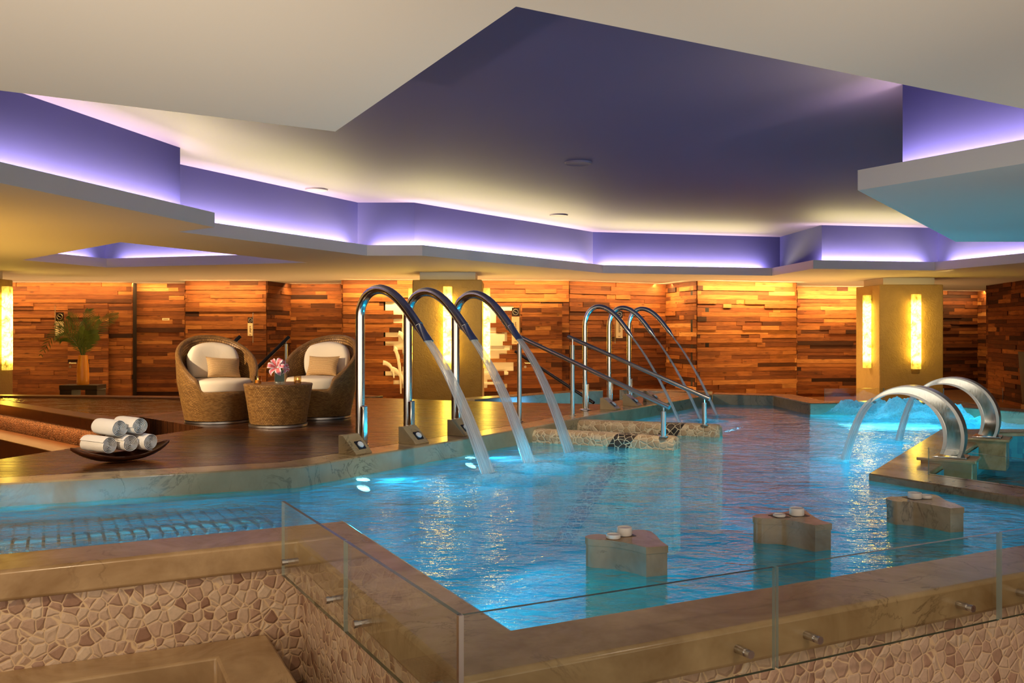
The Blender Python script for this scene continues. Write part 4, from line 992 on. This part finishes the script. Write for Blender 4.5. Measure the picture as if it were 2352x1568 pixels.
# towels in a wooden boat-shaped bowl
bc = Vector((-3.1, 7.26, 0)); ba = math.radians(43)
def bowl_pt(u, v, inner):
    s_ = u*2-1; L = .385; t = .010 if inner else 0
    wd = (.17-t)*max(0.0, 1-abs(s_)**2.0)**.75; keel = .004+.115*abs(s_)**2.6+t; rim = .055+.085*abs(s_)**2.0
    c = v*2-1; y = wd*math.sin(c*math.pi/2); z = keel+(rim-keel)*(1-math.cos(c*math.pi/2)); return (s_*(L-t*1.5), y, z)
s = MB(); s.grid(lambda u, v: bowl_pt(u, v, False), 40, 16); s.grid(lambda u, v: bowl_pt(1-u, v, True), 40, 16)
for e in (0, 1):
    vs = [Vector(bowl_pt(i/40, e, q)) for q in (False, True) for i in range(41)]; s.add(vs, [(i, i+1, 42+i, 41+i) for i in range(40)])
tag(s.build('towel_bowl', 'bowl_wood', loc=bc, rotz=ba, smooth=50), 'dark wooden boat-shaped bowl holding rolled towels on the deck', 'bowl')
def towel_mesh(seed, turns=5.2, L=.32, R1=.073):
    s = MB(); n = int(turns*26); rr = random.Random(seed); th = .0092; pitch = (R1-.012)/turns; ph = rr.uniform(0, 6); sec = []
    for i in range(n+1):
        a = 2*math.pi*turns*i/n; rad = .010+pitch*turns*i/n+.0012*math.sin(3*a+ph); sec.append((a+ph, rad))
    NL = 7; vs = []
    for j in range(NL):
        y = L*j/(NL-1); sw = -.004 if j in (0, NL-1) else 0
        for (a, rad) in sec:
            wob = .0015*math.sin(y*60+a*2); vs.append((math.cos(a)*(rad+sw+wob), y, math.sin(a)*(rad+sw+wob)))
        for (a, rad) in sec: vs.append((math.cos(a)*max(.002, rad-th-sw), y, math.sin(a)*max(.002, rad-th-sw)))
    m = n+1; fs = []
    for j in range(NL-1):
        for i in range(n):
            b0, b1 = j*2*m, (j+1)*2*m; fs += [(b0+i, b0+i+1, b1+i+1, b1+i), (b0+m+i+1, b0+m+i, b1+m+i, b1+m+i+1)]
        for i in (0, n): fs.append((j*2*m+i, j*2*m+m+i, (j+1)*2*m+m+i, (j+1)*2*m+i))
    for j in (0, NL-1):
        for i in range(n): fs.append((j*2*m+i, j*2*m+i+1, j*2*m+m+i+1, j*2*m+m+i))
    s.add(vs, fs); return s
tax = Vector((.80, -.60, 0)); tang = math.atan2(tax.y, tax.x)+math.pi/2        # local -y end faces the viewer's right
row = Vector((.82, .57)); e1 = PY(251.7, 1023, 7.2)
spots = []
for k in range(3): spots.append((e1.x+row.x*.156*k, e1.y+row.y*.156*k, .130+.004*k))
spots += [(e1.x+row.x*.076+.0, e1.y+row.y*.076, .264), (e1.x+row.x*.23, e1.y+row.y*.23, .268)]
labs = ('rolled white towel at the lower left of the pile', 'rolled white towel in the middle of the bottom row', 'rolled white towel at the lower right of the pile', 'rolled white towel at the upper left of the pile', 'rolled white towel at the upper right of the pile')
for k, (x, y, z) in enumerate(spots):
    tw = towel_mesh(k+3).build('rolled_towel', 'terry', loc=(x, y, z), rotz=tang+(.05, -.04, .06, 0, -.03)[k], smooth=60); tag(tw, labs[k], 'towel', 'rolled towels in the bowl')

# palm in an orange vase on a dark table, far left
Yp = 19.5; pc_ = PY(190.5, 883, Yp)
r = thing('console_table', 'dark low console table by the left plank wall', 'table', (pc_.x, Yp, FLOOR)); hT = pc_.z-FLOOR
s = MB(); s.box((0, 0, hT-.05), (.80, .45, .10)); s.build('tabletop', 'dark_wood_stain', r, bevel=.005)
for sx in (-1, 1):
    s = MB(); s.box((sx*.27, 0, (hT-.10)/2), (.25, .42, hT-.10)); s.build('leg', 'dark_wood_stain', r, bevel=.005)
s = MB(); s.lathe([(0, 0), (.118, 0), (.122, .01), (.124, .12), (.118, .35), (.098, .56), (.088, .63), (.080, .63), (.085, .5), (0, .45)], 40)
tag(s.build('orange_vase', 'orange_glaze', loc=(pc_.x, Yp, pc_.z), smooth=60), 'tall orange vase with palm fronds on the dark console', 'vase')
pf = thing('palm_fronds', 'green palm fronds spreading from the tall orange vase', 'plant', (pc_.x, Yp, pc_.z+.55))
rp_ = random.Random(9)
for k, (tx, tz, dy, rise) in enumerate(((-.86, .10, -.05, .95), (-.62, .72, .1, .8), (-.25, .92, -.1, .6), (.05, 1.05, .12, .6), (.38, .85, -.12, .6), (.70, .94, .05, .75), (.12, .62, -.2, .45), (-.45, .42, -.2, .6), (.36, .55, -.15, .5), (-.1, .8, .2, .5))):
    s = MB(); path = bez([(0, 0, -.1), (tx*.12, dy*.2, rise*.62), (tx*.55, dy*.7, rise*1.02 if tz < rise else tz*.95), (tx, dy, tz)], 24)
    s.sweep(path, [(.008*(1-i/26), .008*(1-i/26)) for i in range(25)], 6)
    for i in range(5, 25):
        p = path[i]; t = (path[min(24, i+1)]-path[i-1]).normalized(); f = i/24; ln = .27*math.sin(math.pi*min(1, .18+f*.8))**.7+.05
        for sg in (-1, 1):
            sd = Vector((-t.z, sg*.35, t.x)).normalized()*sg; d = (t*.75+sd*.75+Vector((0, sg*.25, -.16))).normalized(); ln2 = ln*rp_.uniform(.75, 1)
            wv = d.cross(Vector((0, 1, 0))).normalized()*.0105; a, b, c = p, p+d*ln2*.5, p+d*ln2+Vector((0, 0, -.07*ln2))
            s.add([a-wv*.4, a+wv*.4, b+wv, c, b-wv], [(0, 1, 2, 4), (4, 2, 3)])
    s.build('frond', 'palm_green', pf, smooth=0)

# sunken stone foot basin, lower left
zb = -.45; b0, b1 = P2(0, 1538, zb), P2(612, 1452, zb); bu = (b1-b0).normalized(); bv = Vector((bu.y, -bu.x)); b0 = b0+bv*.02; b1 = b1+bv*.02; rw = .27
outer = [b0-bu*1.5, b1, b1+bv*1.6, b0-bu*1.5+bv*1.6]; inner = [b0-bu*1.2+bv*rw*1.0, b1-bu*.27+bv*.23, b1-bu*.27+bv*1.33, b0-bu*1.2+bv*1.33]
mb = MB(); mb.prism([tuple(p) for p in outer], FLOOR, zb, holes=[[tuple(p) for p in inner]])
o = mb.build('foot_basin', 'marble_tan', bevel=.012); tag(o, 'low stone basin at the lower left below the pebble wall', 'basin')
mb = MB(); mb.prism([tuple(p) for p in inner], FLOOR+.0, FLOOR+.1); mb.build('basin_floor', 'pebble_dark', o, smooth=0)

# chair back at the right picture edge, on the lower floor
r = thing('lounge_chair', 'beige lounge chair cut by the right edge behind the pool', 'chair', (9.75, 16.6, FLOOR), .3)
s = cushion(.8, 1.0, .14, 5, .4, 14)
for k in range(len(s.v)):
    x, y, z = s.v[k]; s.v[k] = Vector((x, z+.25+.1*y, y+.85))
s.build('backrest', 'beige_upholstery', r, smooth=60)
s = MB(); s.box((0, -.1, .32), (.8, .7, .16)); s.build('seat', 'beige_upholstery', r, bevel=.03)
for sx in (-1, 1):
    for sy in (-1, 1):
        s = MB(); s.sweep([(sx*.34, -.1+sy*.3, 0), (sx*.34, -.1+sy*.3, .25)], .025, 10); s.build('leg', 'dark_wood_stain', r)

# ------------------------------------------------------------------ light
CY = (.08, .72, .95)
def under(p, d, pw, sx=1.2, sy=.25, z=-.5): return area('unseen_pool_light', (p[0], p[1], z), sx, pw, CY, aim(d, (-d[1], d[0])), sy)
m1 = (C0+RC)/2+V*.05
for f in (.15, .4, .65, .9): q = C0.lerp(RC, f)+V*.06; under(q, (V.x, V.y, .12), 3)
for f in (.25, .75): q = C1.lerp(C0, f)+U*.06; under(q, (U.x, U.y, .4), 7)
for f in (.05, .3, .55): q = C1-U*(5*f+.4)+V*.06; under(q, (V.x, V.y, .16), 3.6, 1.0, .15).data.spread = math.radians(50)
for f in (.2, .6): q = LL.lerp(LM, f)+Vector((-.83, .55))*.06; under(q, (-.83, .55, .05), 34)
area('unseen_pool_light', (5.1, 12.2, -.75), 1.3, 26, (.55, .9, 1), aim((0, 0, 1)), .8); area('unseen_pool_light', (4.3, 6.75, -.3), .6, 9, CY, aim((.55, .83, .1), (-.83, .55)), .15); area('unseen_pool_light', (6.2, 6.4, -.3), 1.4, 26, CY, aim((.1, 1, -.02), (1, 0)), .15); under((5.6, 10.62), (-.1, 1, .3), 60, 1.2); under((6.2, 11.8), (-.8, .3, .3), 60, .8)  # added glow under the bubbles and in the plunge basin, no lamps there
def up(x, y, pw, col=(1, .80, .56), deg=150, z=FLOOR+.06): return spot((x, y, z), (x, y, 5), pw, col, deg, .9, .12)  # upward fill spot added at floor level, no fixture there
def spot(loc, to, pw, col=(1, .74, .46), deg=60, blend=.6, r=.05):
    l = bpy.data.lights.new('aimed_spot', 'SPOT'); l.energy = pw; l.color = col; l.spot_size = math.radians(deg); l.spot_blend = blend; l.shadow_soft_size = r
    o = bpy.data.objects.new('aimed_spot', l); COL.objects.link(o); o.location = loc; o.rotation_euler = aim(Vector(to)-Vector(loc)); return o
spot((-5.6, 7.6, 2.1), (-2.9, 10.2, .4), 900, deg=40)
spot((-4.6, 4.4, 2.1), (-3.1, 7.2, .1), 420, deg=36)
spot((-.6, 4.9, 2.9), (-3.1, 7.3, .15), 170, (.86, .93, 1), 26, .8)  # added cool fill for the towel ends, no source in the recess
spot((-2.2, 2.0, 2.1), (-2.0, 4.2, -.4), 115, deg=75, blend=.9)  # added fill for the left pebble wall and basin
spot((1.8, 1.6, 2.1), (1.6, 4.2, -.2), 55, (1, .70, .55), deg=80, blend=.9)  # added fill for the right pebble wall
spot((-1.5, 12.6, 2.12), (-.9, 12.4, 0), 90, deg=110, blend=.9)
for p, to, pw, dg in (((-2.6, -2.2, FLOOR+.1), (-1.7, 4.0, SOF), 1750, 44), ((.4, -2.6, FLOOR+.1), (.0, 3.3, SOF), 900, 38), ((2.4, -2.4, FLOOR+.1), (1.9, 3.3, SOF), 950, 38), ((4.8, -1.0, FLOOR+.1), (4.4, 4.2, SOF), 850, 50)):
    spot(p, to, pw, (1, .84, .62), dg, 1.0, .1)  # unseen spots added behind the camera to brighten the near soffit
up(8.6, 7.4, 330, deg=112)  # added warm fill for the right-hand soffit
up(-6.8, 8.8, 330, (1, .52, .07)); up(-7.6, 12.0, 240, (1, .55, .09))  # added amber fill that turns the left soffit golden
spot((-1.25, 15.2, 2.1), (-1.25, 17.6, .8), 120, (1, .72, .25), 70, .9); spot((8.2, 17.0, 2.1), (8.4, 19.6, .8), 130, (1, .72, .25), 80, .9)  # added fill for the two pillar fronts
spot((1.6, 8.0, 2.9), (1.2, 9.9, 0), 240, (1, .80, .55), 50, .8); spot((2.1, 7.9, 2.9), (3.4, 8.7, .2), 190, (1, .80, .55), 50, .8)  # added fills for the mosaic stringers and the fountain water
spot((.5, 6.6, 2.9), (-.6, 8.2, .3), 200, (1, .82, .58), 60, .8)  # added warm fill for the broad water sheets
for k, pr in enumerate(((823, 1128), (1070, 1068))):
    t_ = (FD-FB).normalized(); nr = Vector((t_.y, -t_.x)); f = ((pr[0]-CX)/F*FB.y-FB.x)/(t_.x-(pr[0]-CX)/F*t_.y); q = FB+t_*f+nr*.13
    spot((q.x, q.y, -.27), (q.x+nr.x*2, q.y+nr.y*2, -1.0), 400, CY, 120, .8, .05)
for q, d in (((1.3, 11.0, -.5), (2, -1, -.5)),):
    spot(q, Vector(q)+Vector(d), 200, CY, 140, .8, .05)  # added cyan fill below the water, no lamp body here
for a_, b_, ks in ((FB, FD, (.15, .5, .85)), (FE, FF, (.12, .38))):
    t_ = (b_-a_).normalized(); nr = Vector((t_.y, -t_.x))
    for f in ks: q = a_.lerp(b_, f)+nr*1.3; area('unseen_pool_light', (q.x, q.y, -.6), .5, 11, CY, aim((-nr.x, -nr.y, .55), t_), .15)  # added glow aimed at the kerb faces, standing free in the water
# wall-washing slots along the top of the plank walls
AMB = (1, .64, .24)
def wash(a, b, per_m, gap=.38):
    a, b = Vector(a), Vector(b); d = b-a; L = d.length; t = d/L; nrm = Vector((t.y, -t.x)); nrm = nrm if nrm.y < 0 else -nrm
    m = (a+b)/2+nrm*gap; area('wall_wash', (m.x, m.y, SOF-.012), L-.05, per_m*L, AMB, aim((-nrm.x*.4, -nrm.y*.4, -1), t), .06)
for (a, b, dk), pw in zip(panels, (22, 0, 20, 30, 0, 20, 32, 24, 24, 62, 60, 16, 0)):
    if pw: wash(W(*a), W(*b), pw)
def fill_strip(a, b, per_m, gap=1.3):
    a, b = Vector(a), Vector(b); d = b-a; L = d.length; t = d/L; nrm = Vector((t.y, -t.x)); nrm = nrm if nrm.y < 0 else -nrm
    m = (a+b)/2+nrm*gap; area('added_fill_strip', (m.x, m.y, FLOOR+.05), L-.05, per_m*L, AMB, aim((0, 0, 1), t), .08)  # unseen strip added near the floor to brighten walls and soffit
for (a, b, dk), pw in zip(panels, (12, 0, 12, 12, 0, 11, 14, 10, 0, 22, 22, 6, 0)):
    if pw: fill_strip(W(*a), W(*b), pw)
wash(W(2271, 655), W(2500, 622), 70); fill_strip(W(2271, 655), W(2500, 622), 8)
w_ = bpy.data.worlds.new('World'); sc.world = w_; w_.use_nodes = True
w_.node_tree.nodes['Background'].inputs[0].default_value = (1.0, .84, .66, 1); w_.node_tree.nodes['Background'].inputs[1].default_value = 1.9

# ------------------------------------------------------------------ camera and render settings
cam = bpy.data.cameras.new('Camera'); co = bpy.data.objects.new('Camera', cam); COL.objects.link(co); sc.camera = co
co.location = (0, 0, EYE); co.rotation_euler = (math.pi/2, 0, 0); cam.sensor_width = 36; cam.lens = F/2352*36; cam.shift_y = -(784-HY)/2352; cam.clip_start = .05
sc.view_settings.view_transform = 'Standard'; sc.view_settings.look = 'None'; sc.view_settings.gamma = 1; sc.view_settings.exposure = 0.0
cy = sc.cycles
cy.max_bounces = 7; cy.diffuse_bounces = 3; cy.glossy_bounces = 4; cy.transmission_bounces = 4; cy.transparent_max_bounces = 12
cy.caustics_reflective = False; cy.caustics_refractive = False; cy.sample_clamp_indirect = 4.0; cy.use_denoising = True; cy.use_adaptive_sampling = True; cy.adaptive_threshold = .025
